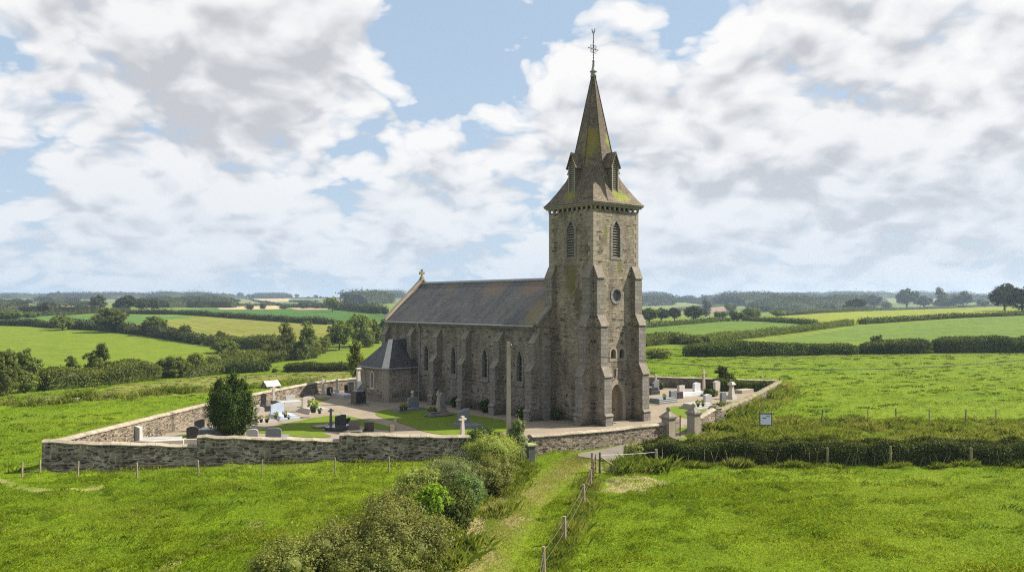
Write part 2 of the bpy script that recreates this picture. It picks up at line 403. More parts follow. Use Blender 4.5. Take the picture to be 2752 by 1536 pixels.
ZINC = plain('zinc_pipe', (.20, .215, .235), (.31, .33, .35), 5, .5)
GR_PINK = granite('grey_pink_granite', (.30, .26, .23), (.50, .44, .39))
GR_BLUE = granite('blue_granite', (.30, .35, .43), (.48, .54, .63))
GR_GREY = granite('grey_granite', (.26, .26, .255), (.46, .45, .43), .45)
GR_DARK = granite('dark_granite', (.018, .018, .019), (.05, .05, .052), .2)
GR_MID = granite('slate_grey_granite', (.11, .12, .135), (.19, .2, .215), .35)
GR_BROWN = granite('brown_granite', (.09, .07, .06), (.19, .155, .13), .45)
GR_WHITE = granite('white_granite', (.40, .41, .43), (.58, .59, .6), .4)
ROCK = dressed('grotto_rock', (.06, .055, .045), (.17, .15, .125), lichen=.25, moss=.35)
WHITEP = plain('white_sheet', (.42, .40, .36), (.55, .53, .48), 3, .6)
SIGNP = plain('sign_sheet', (.60, .66, .74), (.68, .73, .8), 3, .4)
INK = plain('sign_ink', (.03, .07, .065), (.05, .10, .09), 5, .6)
TAPE = plain('white_tape', (.75, .74, .7), (.85, .84, .8), 5, .6)
BINM = plain('bin_plastic', (.05, .055, .06), (.11, .115, .115), 3, .6)
LIDM = plain('mossy_lid', (.17, .20, .07), (.32, .34, .17), 4, .85)
FLOWER = plain('flower_petals', (.55, .12, .12), (.75, .6, .25), 30, .8)
WIREM = plain('fence_wire', (.15, .13, .10), (.25, .22, .18), 10, .5)
CABLE = plain('cable_rubber', (.02, .02, .022), (.04, .04, .042), 10, .6)

L_SCRUB = leafy('scrub_leaf', [(0.091, 0.117, 0.021), (0.156, 0.189, 0.036), (0.221, 0.254, 0.058), (0.286, 0.293, 0.098)])
L_OLIVE = leafy('olive_leaf', [(0.091, 0.104, 0.021), (0.150, 0.169, 0.039), (0.208, 0.221, 0.058), (0.260, 0.254, 0.091)])
L_BRIGHT = leafy('bright_leaf', [(.12, .19, .008), (.18, .27, .012), (.24, .34, .025)], .45)
L_YEL = leafy('yellowgreen_leaf', [(0.157, 0.200, 0.038), (0.252, 0.295, 0.066), (0.348, 0.374, 0.104)], .4)
L_GREY = leafy('greygreen_leaf', [(0.096, 0.120, 0.038), (0.156, 0.186, 0.066), (0.216, 0.246, 0.102)])
L_BLUE = leafy('bluegreen_leaf', [(0.072, 0.120, 0.031), (0.120, 0.180, 0.054), (0.168, 0.228, 0.084)])
L_DARK = leafy('dark_leaf', [(0.022, 0.038, 0.008), (0.042, 0.066, 0.014), (0.078, 0.114, 0.024), (0.132, 0.168, 0.036)], .25)
L_HEDGE = leafy('hedge_leaf', [(.028, .04, .007), (.055, .075, .012), (.10, .128, .022), (.15, .175, .036)], .22)
L_YEW = leafy('yew_needle', [(.014, .028, .005), (.03, .052, .008), (.06, .09, .012), (.11, .14, .02)], .2)
L_TREE = leafy('tree_leaf', [(.05, .07, .010), (.09, .118, .017), (.14, .168, .028), (.195, .215, .045)], .35)
L_TREE2 = leafy('light_tree_leaf', [(.08, .105, .016), (.13, .162, .026), (.18, .212, .04), (.23, .25, .065)], .4)
L_FAR = leafy('far_leaf', [(0.031, 0.040, 0.015), (0.050, 0.059, 0.022), (0.077, 0.088, 0.033)], .2)
L_GRASS = leafy('grass_blade', [(.09, .142, .004), (.138, .205, .007), (.182, .248, .012), (.29, .315, .05)], .5, 0)
L_RANK = leafy('rank_grass', [(.075, .115, .012), (.13, .175, .022), (.19, .22, .04), (.26, .25, .09)], .45, 0)

# ground: field colours come with the mesh as albedo, noise adds the wear
t = NT('ground'); ob = t.coord('Object')
c = t.attr('albedo', 'Color')
c = t.mix(.65, c, t.ramp(t.noise(ob, .22, 5, .6), [(.3, (.72, .8, .75)), (.7, (1.28, 1.18, 1.2))]), 'MULTIPLY')
c = t.mix(.7, c, t.ramp(t.noise(ob, 2.6, 4, .65), [(.3, .62), (.7, 1.32)]), 'MULTIPLY')
c = t.mix(.5, c, t.ramp(t.noise(ob, 12, 3, .7), [(.3, .65), (.7, 1.35)]), 'MULTIPLY')
GROUND = t.pbr(c, .95, t.bump(t.noise(ob, 7, 4, .7), .12, .8), spec=.1)

def loose(name, a, b, sc1=18, sc2=.5, bd=.02):
    t = NT(name); o = t.coord('Object')
    c = t.mix(t.ramp(t.noise(o, sc1, 4, .75), [(.3, 0), (.7, 1)]), a, b)
    c = t.mix(.7, c, t.ramp(t.noise(o, sc2, 5, .6), [(.3, .78), (.7, 1.15)]), 'MULTIPLY')
    return t.pbr(c, .95, t.bump(t.noise(o, sc1, 3, .7), bd, .8), spec=.15)
GRAVEL = loose('gravel', (.17, .14, .105), (.30, .252, .192))
LAWN = loose('lawn', (.085, .135, .005), (.125, .175, .008), 14, .9, .04)
LANE = loose('lane_gravel', (.12, .108, .092), (.22, .198, .17), 20)

# ------------------------------------------------------------------ world, sun
world = bpy.data.worlds.new("World"); sc.world = world; world.use_nodes = True
SUN = Vector((.97, .22, 0)).normalized() * math.cos(R(42)); SUN.z = math.sin(R(42))
w = NT.__new__(NT); w.m = world; w.t = world.node_tree; w.t.nodes.clear()
sky = w.n('ShaderNodeTexSky', sky_type='NISHITA', sun_disc=False, sun_elevation=R(42), sun_rotation=math.atan2(SUN.x, SUN.y), air_density=1.0, dust_density=1.2, ozone_density=1.6)
dirv = w.coord('Generated')
sep = w.n('ShaderNodeSeparateXYZ', {0: dirv})
zz = w.math('MAXIMUM', sep.outputs[2], 0.0)
def proj(off, k):
    den = w.math('ADD', zz, off)
    return w.n('ShaderNodeCombineXYZ', {0: w.math('MULTIPLY', w.math('DIVIDE', sep.outputs[0], den), k), 1: w.math('MULTIPLY', w.math('DIVIDE', sep.outputs[1], den), k), 2: 3.7}).outputs[0]
def dens(v, det):
    wob = w.n('ShaderNodeTexNoise', {'Vector': v, 'Scale': 1.9, 'Detail': 1, 'Roughness': .55}, noise_dimensions='2D').outputs['Color']
    v2 = w.n('ShaderNodeVectorMath', {0: v, 1: w.n('ShaderNodeVectorMath', {0: wob, 1: (.26, .26, 0)}, operation='MULTIPLY').outputs[0]}, operation='ADD').outputs[0]
    a = w.noise(v2, .95, det + 1, .57, '2D')
    vor = w.n('ShaderNodeTexVoronoi', {'Vector': v2, 'Scale': 3.2, 'Detail': 1 if det < 5 else 2, 'Roughness': .55}, feature='F1', voronoi_dimensions='2D').outputs['Distance']
    return w.math('ADD', a, w.math('MULTIPLY', w.math('SUBTRACT', .45, vor), .26))
P0 = proj(.40, 2.7); P1 = proj(.435, 2.7)
d0 = dens(P0, 7); d1 = dens(P1, 4)
def blob(px, py, rad, amt):
    dv = Vector(((px - CX) / F, 1, (HY - py) / F)).normalized()
    dist = w.n('ShaderNodeVectorMath', {0: dirv, 1: dv}, operation='DISTANCE').outputs['Value']
    return w.math('MULTIPLY', w.ramp(w.math('DIVIDE', dist, rad), [(0, 1), (1, 0)], 'EASE'), amt)
bias = blob(1230, 170, .13, -.20)
for b in ((960, 420, .10, -.12), (1130, 60, .08, -.12), (1830, 120, .07, -.20), (20, 140, .05, -.15), (1180, 320, .10, -.12), (500, 200, .30, .16), (700, 480, .18, .10), (2350, 330, .40, .17), (1650, 420, .25, .10), (2000, 600, .25, .08), (300, 620, .2, .06), (60, 420, .1, -.1)):
    bias = w.math('ADD', bias, blob(*b))
dd = w.math('ADD', d0, bias)
cover = w.ramp(dd, [(.335, 0), (.375, .6), (.45, 1)])
lit = w.math('SUBTRACT', d0, d1)
thick = w.ramp(dd, [(.5, 0), (.80, 1)])
shade = w.math('ADD', w.math('MULTIPLY', lit, 3.4), w.math('SUBTRACT', .84, w.math('MULTIPLY', thick, .45)), True)
gl = blob(380, 190, .24, .2); gl = w.math('ADD', gl, blob(2300, 500, .22, .2))
shade = w.math('SUBTRACT', shade, gl, True)
ccol = w.ramp(shade, [(0, (.41, .42, .445)), (.3, (.50, .51, .53)), (.6, (.61, .615, .63)), (1, (.70, .695, .69))])
hz = w.ramp(zz, [(0, 1), (.05, .8), (.16, .12), (.3, 0)])
ccol = w.mix(w.math('MULTIPLY', hz, .5), ccol, (.47, .53, .62))
blue = w.mix(w.math('MULTIPLY', hz, .8), w.mix(1.0, sky.outputs[0], (1.0, 1.0, 1.0), 'MULTIPLY'), (4.6, 5.4, 6.4))
blue = w.mix(.7, blue, (3.7, 4.7, 5.9))
cover = w.math('MULTIPLY', cover, w.ramp(zz, [(0, .6), (.08, .85), (.2, 1)]))
final = w.mix(cover, blue, w.mix(1.0, ccol, (10.0, 10.0, 10.0), 'MULTIPLY'))
bg = w.n('ShaderNodeBackground', {'Color': final, 'Strength': .07})
w.n('ShaderNodeOutputWorld', {'Surface': bg.outputs[0]})

sl = bpy.data.lights.new('sun', 'SUN'); sl.energy = 5.0; sl.angle = R(.53); sl.color = (1, .92, .77)
so = bpy.data.objects.new('sun', sl); COL.objects.link(so); so.location = (60, 20, 60)
so.rotation_euler = SUN.to_track_quat('Z', 'Y').to_euler()

cam = bpy.data.cameras.new('camera'); co = bpy.data.objects.new('camera', cam); COL.objects.link(co)
co.location = (0, 0, EYE); co.rotation_euler = (R(90), 0, 0)
cam.sensor_width = 36; cam.lens = 36 * F / 2752; cam.shift_y = (HY - 768) / 2752; cam.clip_end = 20000; cam.clip_start = .5
sc.camera = co
sc.view_settings.view_transform = 'Standard'; sc.view_settings.look = 'None'; sc.view_settings.exposure = 1.0; sc.view_settings.gamma = 1
sc.render.engine = 'CYCLES'
world.cycles.sampling_method = 'MANUAL'; world.cycles.sample_map_resolution = 256
sc.cycles.use_denoising = False; sc.cycles.use_adaptive_sampling = False; sc.cycles.filter_width = 1.15
try: sc.cycles.denoiser = 'OPENIMAGEDENOISE'
except Exception: pass
sc.cycles.max_bounces = 6; sc.cycles.diffuse_bounces = 3; sc.cycles.transparent_max_bounces = 6; sc.cycles.volume_bounces = 0



# ------------------------------------------------------------------ layout on the ground
def PZ(px, py, z=0.0):
    d = (EYE - z) * F / (py - HY)
    return Vector(((px - CX) / F * d, d, z))
def W2(pts): return [tuple(G(*p)[:2]) for p in pts]
YARD = [(-28.7, 50.8), (-20.0, 52.8), (-11.3, 54.4), (-2.8, 55.5), (1.2, 56.3), (11.7, 63.2), (14.1, 65.4), (17.4, 71.2), (32.0, 99.0), (10, 102.6), (-8, 105.5), (-17, 101), (-22.3, 94.5), (-25.9, 83), (-27.3, 70.7)]
LANEP = W2([(1540, 1224), (1590, 1212), (1640, 1204), (1740, 1178), (1800, 1166), (1850, 1160), (1960, 1164), (2010, 1176), (1900, 1182), (1780, 1196), (1720, 1216), (1688, 1236), (1640, 1240), (1590, 1233)])
TRACK = W2([(1240, 1650), (1290, 1536), (1340, 1440), (1400, 1360), (1470, 1295), (1530, 1255), (1560, 1232), (1585, 1222)])
TRACKW = 1.15
DIRT = [(W2([(1625, 1300), (1660, 1285), (1700, 1280), (1745, 1287), (1780, 1290), (1800, 1300), (1745, 1312), (1720, 1326), (1660, 1324), (1630, 1318)]), .65),
        (W2([(1060, 1320), (1080, 1300), (1106, 1290), (1100, 1312), (1085, 1330)]), 1.0),
        (W2([(1540, 1245), (1600, 1240), (1690, 1250), (1660, 1270), (1590, 1268)]), .35)]
EDGE = W2([(1170, 1530), (1220, 1480), (1270, 1425), (1325, 1355), (1352, 1315)])
TRAIL = W2([(-60, 1278), (20, 1300), (60, 1313), (150, 1318), (260, 1312)])
TRAIL2 = W2([(420, 1536), (520, 1490), (620, 1445), (700, 1400)])

FIELDS = [  # photograph outline, albedo
    ([(-300, 822), (0, 826), (140, 820), (263, 822), (263, 838), (120, 839), (0, 831), (-300, 830)], (0.378, 0.267, 0.138)),
    ([(-300, 862), (0, 855), (180, 846), (300, 845), (540, 850), (440, 861), (345, 873), (200, 877), (0, 873), (-300, 876)], (0.073, 0.142, 0.026)),
    ([(335, 843), (560, 829), (873, 829), (1050, 842), (1050, 866), (900, 869), (733, 858), (570, 846), (500, 845), (400, 845)], (0.047, 0.107, 0.015)),
    ([(345, 873), (450, 859), (570, 850), (733, 861), (900, 871), (950, 880), (900, 908), (760, 914), (663, 924), (570, 899), (500, 886), (420, 881)], (0.150, 0.159, 0.026)),
    ([(650, 803), (700, 798), (780, 801), (777, 810), (698, 811)], (0.361, 0.284, 0.163)),
    ([(585, 823), (745, 820), (752, 830), (590, 831)], (0.378, 0.292, 0.163)),
    ([(590, 810), (698, 808), (700, 819), (583, 823)], (0.163, 0.172, 0.069)),
    ([(715, 812), (873, 809), (877, 824), (777, 826)], (0.112, 0.146, 0.052)),
    ([(838, 795), (943, 794), (966, 807), (919, 812), (884, 808)], (0.189, 0.146, 0.077)),
    ([(780, 826), (880, 826), (880, 831), (800, 832)], (0.310, 0.224, 0.129)),
    ([(1733, 881), (1953, 862), (1998, 857), (2182, 871), (2027, 893), (1733, 922)], (.085, .14, .015)),
    ([(2284, 876), (2752, 847), (3000, 840), (3000, 915), (2752, 908), (2084, 921), (1904, 924), (2084, 898)], (.095, .15, .018)),
    ([(1904, 924), (2084, 898), (2270, 877), (2300, 880), (2150, 905), (2040, 920)], (0.129, 0.172, 0.017)),
    ([(2067, 851), (2741, 825), (3000, 815), (3000, 834), (2741, 838), (2308, 863), (2288, 876), (2284, 859), (2219, 864)], (0.172, 0.206, 0.013)),
    ([(1760, 803), (1900, 816), (1884, 828), (1760, 832)], (0.138, 0.163, 0.043)),
    ([(1815, 836), (1900, 823), (1982, 818), (1960, 838), (1850, 842)], (0.206, 0.146, 0.095)),
    ([(2160, 809), (2220, 806), (2230, 815), (2180, 818)], (0.310, 0.232, 0.155)),
    ([(1880, 800), (1970, 803), (1970, 808), (1890, 808)], (0.224, 0.206, 0.103)),
    ([(-300, 1050), (60, 1090), (300, 1075), (550, 1058), (700, 1040), (860, 1022), (960, 1008), (960, 996), (740, 1004), (560, 1012), (300, 1040), (60, 1078), (-300, 1100)], (0.159, 0.163, 0.039)),
    ([(1840, 966), (2400, 952), (3000, 946), (3000, 950), (2400, 957), (1840, 972)], (0.103, 0.129, 0.017)),
]
FIELDS_W = [(W2(p), np.array(c)) for p, c in FIELDS]

def albedo(x, y):
    n = x.shape
    d = np.hypot(x, y)
    a = np.empty(n + (3,))
    q = fbm(x / 9, y / 9, 21, 4)[..., None]
    a[:] = np.array([.113, .175, .005]) + (q - .5) * np.array([.06, .04, .008])
    far = np.clip((d - 110) / 120, 0, 1)[..., None]
    a = a * (1 - far) + np.array([.118, .165, .010]) * far
    vf = np.clip((d - 700) / 500, 0, 1)[..., None]
    a = a * (1 - vf) + (np.array([.12, .15, .045]) + (fbm(x / 150, y / 150, 8, 2)[..., None] - .5) * np.array([.16, .1, .06])) * vf
    for p, c in FIELDS_W:
        p_ = np.array(p)
        m = (x > p_[:, 0].min()) & (x < p_[:, 0].max()) & (y > p_[:, 1].min()) & (y < p_[:, 1].max())
        idx = np.nonzero(m)
        if len(idx[0]):
            ins = inpoly(x[idx], y[idx], p)
            sel = tuple(i[ins] for i in idx)
            xs_, ys_ = x[sel], y[sel]
            th_ = (c[0] * 971 + p_[0, 0]) % 3.14; u__ = xs_ * math.cos(th_) + ys_ * math.sin(th_)
            row_ = 1 + .10 * np.sin(u__ * 2 * math.pi / 4.5) + .22 * (fbm(xs_ / 22, ys_ / 22, 71, 4) - .5) + .16 * (vnoise(xs_ / 1.6, ys_ / 2.4, 5) - .5)
            tram = np.abs((u__ / 21) % 1 - .5) < .022
            a[sel] = c * (row_ * np.where(tram, .78, 1))[:, None]
    # tillage rows and mowing stripes
    near = d < 190
    xi, yi = x[near], y[near]
    an = a[near]
    # rank grass tussocks are a darker, bluer green
    tu = np.clip((fbm(xi / 1.3, yi / 1.0, 41, 2) - .62) / .12, 0, 1)[:, None]
    an = an * (1 - .2 * tu) + np.array([.075, .125, .006]) * .2 * tu
    nz = fbm(xi / .9, yi / .9, 3, 4)
    dt = segdist(xi, yi, TRACK)
    m = np.clip(1.35 - dt / TRACKW + (nz - .5) * 1.6, 0, 1)[:, None] * .7
    an = an * (1 - m) + np.array([.165, .185, .03]) * m
    m = (np.clip((nz - .5) * 6, 0, 1) * np.clip(1.1 - dt / 1.0, 0, 1))[:, None] * .7
    an = an * (1 - m) + np.array([.28, .235, .11]) * m
    for p, k in DIRT:
        dd_ = segdist(xi, yi, p + [p[0]])
        sd = np.where(inpoly(xi, yi, p), dd_, -dd_)
        m = np.clip(.5 + sd * 1.6 + (nz - .5) * 3, 0, 1)[:, None] * k
        an = an * (1 - m) + np.array([.34, .27, .15]) * m
    for ln, wd, k in ((EDGE, .5, .9), (TRAIL, .3, .4), (TRAIL2, .4, .3)):
        m = np.clip(1.2 - segdist(xi, yi, ln) / wd + (nz - .5) * 3.5, 0, 1)[:, None] * k
        an = an * (1 - m) + np.array([.38, .29, .16]) * m
    yp = YARD + [YARD[0]]
    m = np.clip(1 - segdist(xi, yi, yp) / 1.3 + (nz - .5) * 1.5, 0, 1)[:, None] * .5
    an = an * (1 - m) + np.array([.11, .12, .035]) * m
    a[near] = an
    return np.clip(a, .003, .8)

def tussock(x, y):
    d = np.hypot(x, y)
    k = np.clip((190 - d) / 40, 0, 1) * ~inpoly(x, y, YARD) * ~inpoly(x, y, LANEP)
    k = k * np.clip((segdist(x, y, TRACK) - .9) / .8, .15, 1)
    t1 = np.clip((fbm(x / 1.3, y / 1.0, 41, 2) - .55) / .2, 0, 1)
    st = np.clip((x - 12) / 3, 0, 1) * np.clip((y - 56) / 2, 0, 1) * np.clip((71 - y) / 3, 0, 1)
    return st * .55 * (fbm(x / 1.7, y / 1.5, 63, 3) - .3) + k * (t1 * .16 + (fbm(x / 3.2, y / 3.2, 17, 3) - .5) * .24)

dense = np.radians(np.linspace(-41, 41, 900)); co_l = np.radians(np.linspace(-180, -41, 50)[:-1]); co_r = np.radians(np.linspace(41, 180, 50)[1:-1])
ang = np.concatenate([co_l, dense, co_r])
rad = np.concatenate([np.array([.01, 8, 16]), np.exp(np.linspace(math.log(24), math.log(260), 640)), np.exp(np.linspace(math.log(262), math.log(3500), 280))])
AA, RR = np.meshgrid(ang, rad)
GXm, GYm = RR * np.sin(AA), RR * np.cos(AA)
GZm = H(GXm, GYm) + np.where(RR < 200, tussock(GXm, GYm), 0)
na, nr = len(ang), len(rad)
ii, jj = np.meshgrid(np.arange(nr - 1), np.arange(na), indexing='ij')
j2 = (jj + 1) % na
Fq = np.stack([ii * na + jj, ii * na + j2, (ii + 1) * na + j2, (ii + 1) * na + jj], -1).reshape(-1, 4)[:, ::-1]
gm = fast_mesh('ground', np.stack([GXm, GYm, GZm], -1).reshape(-1, 3), Fq, smooth=True, colors={'albedo': albedo(GXm, GYm).reshape(-1, 3)})
tag(link('ground', gm, GROUND), kind='structure')

def sheet(name, poly, z, mat, kind='structure', label=None):
    tr = tessellate_polygon([[Vector((p[0], p[1], 0)) for p in poly]])
    m = MB(); vs = [(p[0], p[1], z) for p in poly]
    fs = []
    for q in tr:
        a, b, c_ = (Vector(vs[i]) for i in q)
        fs.append(tuple(q) if (b - a).cross(c_ - a).z > 0 else tuple(reversed(q)))
    m.add(vs, fs)
    o = m.build(name, mat); tag(o, kind=kind); return o

def smooth_poly(poly, it=2):
    for _ in range(it):
        q = []
        for i in range(len(poly)):
            a, b = poly[i], poly[(i + 1) % len(poly)]
            q += [(a[0] * .75 + b[0] * .25, a[1] * .75 + b[1] * .25), (a[0] * .25 + b[0] * .75, a[1] * .25 + b[1] * .75)]
        poly = q
    return poly
sheet('churchyard_gravel', YARD, .03, GRAVEL)
LAWNS = [
    [(995, 1114), (1040, 1099), (1134, 1093), (1200, 1107), (1277, 1117), (1367, 1131), (1425, 1149), (1384, 1158), (1261, 1172), (1150, 1166), (1087, 1140)],
    [(672, 1163), (747, 1142), (824, 1127), (915, 1112), (1000, 1134), (1050, 1147), (1075, 1158), (1010, 1154), (958, 1140), (870, 1140), (833, 1147), (877, 1157), (863, 1163), (905, 1176), (808, 1176), (747, 1166)],
    [(793, 1081), (830, 1064), (897, 1068), (855, 1083), (797, 1099)],
    [(445, 1178), (503, 1164), (540, 1182), (525, 1195), (470, 1192)],
    [(1785, 1097), (1813, 1090), (1895, 1097), (1903, 1107), (1872, 1125), (1845, 1125), (1801, 1114)],
    [(1725, 1081), (1762, 1082), (1748, 1089), (1720, 1088)],
]
LAWNS_W = []
for p in LAWNS:
    q = smooth_poly([tuple(PZ(*v)[:2]) for v in p]); LAWNS_W.append(q)
    sheet('lawn', q, .055, LAWN)
# lane by the gate, draped on the ground
sheet('lane', smooth_poly(LANEP, 1), .05, LANE)

# ------------------------------------------------------------------ foliage
def leaves(name, P, N, size, tint, mat, parent=None, asp=.62, core=None):
    n = len(P)
    N = N / (np.linalg.norm(N, axis=1, keepdims=True) + 1e-9)
    r = rng.normal(size=(n, 3)); T = np.cross(N, r); T /= np.linalg.norm(T, axis=1, keepdims=True) + 1e-9
    B = np.cross(N, T); s = np.asarray(size).reshape(-1, 1) * .5
    bend = N * s * .25
    V = np.stack([P - T * s, P - B * s * asp + bend, P + T * s, P + B * s * asp + bend], 1).reshape(-1, 3)
    Fc = np.arange(4 * n).reshape(n, 4)
    tn = np.repeat(tint, 4)
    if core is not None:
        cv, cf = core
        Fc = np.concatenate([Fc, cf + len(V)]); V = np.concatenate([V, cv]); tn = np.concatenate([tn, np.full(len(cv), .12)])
    return link(name, fast_mesh(name, V, Fc, {'tint': tn}), mat, parent)

def sph(n):
    v = rng.normal(size=(n, 3)); return v / np.linalg.norm(v, axis=1, keepdims=True)

def lobe_points(lobes, n, clump=.3, nclump=26, inner=.12, spread=.9):
    """leaf positions and normals over a cluster of ellipsoid lobes, gathered in clumps"""
    L = np.array(lobes, float); ar = (L[:, 3] * L[:, 4] + L[:, 4] * L[:, 5] + L[:, 3] * L[:, 5]); ar /= ar.sum()
    Ps, Ns, Ts = [], [], []
    for l, a in zip(L, ar):
        m = max(8, int(n * a * 1.25)); c = l[:3]; r = l[3:]
        k = max(6, int(nclump * a * len(L)))
        cd = sph(k); cc = cd * (rng.uniform(.78, 1.06, (k, 1)))
        ctone = rng.normal(0, .13, k)
        w_ = rng.integers(0, k, m)
        off = sph(m) * (rng.uniform(0, 1, (m, 1)) ** .5) * clump
        p = cc[w_] + off
        ins = rng.uniform(size=m) < inner
        p[ins] = sph(ins.sum()) * rng.uniform(.3, .8, (ins.sum(), 1))
        nn = p / (np.linalg.norm(p, axis=1, keepdims=True) + 1e-6) * .45 + off / clump * .75 + rng.normal(size=(m, 3)) * .35 * spread + np.array([0, 0, .25])
        Ps.append(c + p * r); Ns.append(nn); Ts.append(.48 + ctone[w_] + rng.normal(0, .17, m))
    P = np.concatenate(Ps); N = np.concatenate(Ns); T_ = np.concatenate(Ts)
    depth = np.full(len(P), 9.0)
    for l in L:
        q = np.linalg.norm((P - l[:3]) / l[3:], axis=1)
        depth = np.minimum(depth, q)
    keep = (depth > .62) | (rng.uniform(size=len(P)) < .25)
    return P[keep], N[keep], np.clip(T_[keep], 0, 1)

def ico_core(lobes, k=.72):
    vs, fs = [], []
    for l in lobes:
        nu, nv = 8, 6; b = len(vs)
        for i in range(nv + 1):
            th = math.pi * i / nv
            for j in range(nu):
                ph = 2 * math.pi * j / nu; q = k * random.uniform(.85, 1.1)
                vs.append((l[0] + q * l[3] * math.sin(th) * math.cos(ph), l[1] + q * l[4] * math.sin(th) * math.sin(ph), l[2] + q * l[5] * math.cos(th)))
        for i in range(nv):
            for j in range(nu):
                fs.append((b + i * nu + j, b + (i + 1) * nu + j, b + (i + 1) * nu + (j + 1) % nu, b + i * nu + (j + 1) % nu))
    return np.array(vs), np.array(fs)

def rand_lobes(kind, k, seed):
    r = np.random.default_rng(seed); out = []
    if kind == 'round':
        out.append((0, 0, .55, .36, .36, .34))
        for i in range(k):
            a = 2 * math.pi * i / k + r.uniform(-.4, .4); q = r.uniform(.2, .34)
            out.append((q * math.cos(a), q * math.sin(a), r.uniform(.36, .76), r.uniform(.15, .24), r.uniform(.15, .24), r.uniform(.13, .2)))
        out.append((r.uniform(-.08, .08), r.uniform(-.08, .08), .84, .2, .2, .16))
    elif kind == 'tall':
        for i in range(k):
            z = .2 + .68 * i / (k - 1); q = .26 * (1.1 - abs(z - .4)); a = r.uniform(0, 6.28)
            out.append((q * .8 * math.cos(a), q * .8 * math.sin(a), z, r.uniform(.26, .36) * (1.15 - z * .5), r.uniform(.26, .36) * (1.15 - z * .5), r.uniform(.14, .2)))
        out.append((0, 0, .42, .34, .34, .3))
    elif kind == 'bush':
        for i in range(k):
            a = 2 * math.pi * i / k + r.uniform(-.5, .5); q = r.uniform(.1, .3)
            out.append((q * math.cos(a), q * math.sin(a), r.uniform(.28, .62), r.uniform(.2, .3), r.uniform(.2, .3), r.uniform(.2, .32)))
        out.append((0, 0, .4, .36, .36, .4))
    return out

def trunk_mb(h=.45, r=.035, limbs=5, seed=0, top=.8):
    q = random.Random(seed); m = MB()
    m.tube([(0, 0, -.03), (q.uniform(-.01, .01), 0, h * .5), (q.uniform(-.03, .03), q.uniform(-.03, .03), h), (q.uniform(-.04, .04), q.uniform(-.04, .04), top)], [r * 1.35, r, r * .75, r * .3], 7)
    for i in range(limbs):
        a = 6.28 * i / limbs + q.uniform(-.4, .4); z = h * q.uniform(.55, 1.0); e = q.uniform(.2, .34)
        m.tube([(0, 0, z), (e * .5 * math.cos(a), e * .5 * math.sin(a), z + .12), (e * math.cos(a), e * math.sin(a), z + q.uniform(.2, .38))], [r * .5, r * .35, r * .15], 5)
    return m

_variants = {}
def variant(kind, seed, n, leaf):
    key = (kind, seed, n)
    if key not in _variants:
        lob = rand_lobes(kind, {'round': 9, 'tall': 7, 'bush': 6}[kind], seed)
        P, N, T_ = lobe_points(lob, n, clump=.34)
        s = leaf * rng.uniform(.6, 1.35, len(P))
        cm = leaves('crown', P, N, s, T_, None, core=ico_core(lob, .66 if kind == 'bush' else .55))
        tm = trunk_mb(.3 if kind != 'bush' else .2, .03 if kind != 'bush' else .015, 5, seed).build('trunk', BARK)
        _variants[key] = (cm.data, tm.data)
        bpy.data.objects.remove(cm); bpy.data.objects.remove(tm)
    return _variants[key]

_matcopies = {}
def with_mat(me, mat):
    key = (me.name, mat.name)
    if key not in _matcopies:
        c_ = me.copy(); c_.materials.clear(); c_.materials.append(mat); _matcopies[key] = c_
    return _matcopies[key]

def tree(name, label, px, py, hpx, wpx, kind='round', seed=1, n=5000, leaf=.045, mat=None, group=None, cat='tree', parts=True, sink=.0, at=None):
    g = G(px, py) if at is None else Vector(at)
    d = g.y
    h = hpx * d / F; wd = wpx * d / F
    cm, tm = variant(kind, seed, n, leaf)
    cm = with_mat(cm, mat or L_TREE)
    rz = random.uniform(0, 6.28)
    if parts:
        o = thing(name, label, cat, (g.x, g.y, g.z - sink), rz, group, (wd, wd, h))
        c_ = bpy.data.objects.new('crown' if kind != 'bush' else 'foliage', cm); COL.objects.link(c_); c_.parent = o
        t_ = bpy.data.objects.new('trunk' if kind != 'bush' else 'stem', tm); COL.objects.link(t_); t_.parent = o
    else:
        o = bpy.data.objects.new(name, cm); COL.objects.link(o)
        o.location = (g.x, g.y, g.z - sink); o.rotation_euler = (0, 0, rz); o.scale = (wd, wd, h)
        tag(o, label, cat, group)
    return o

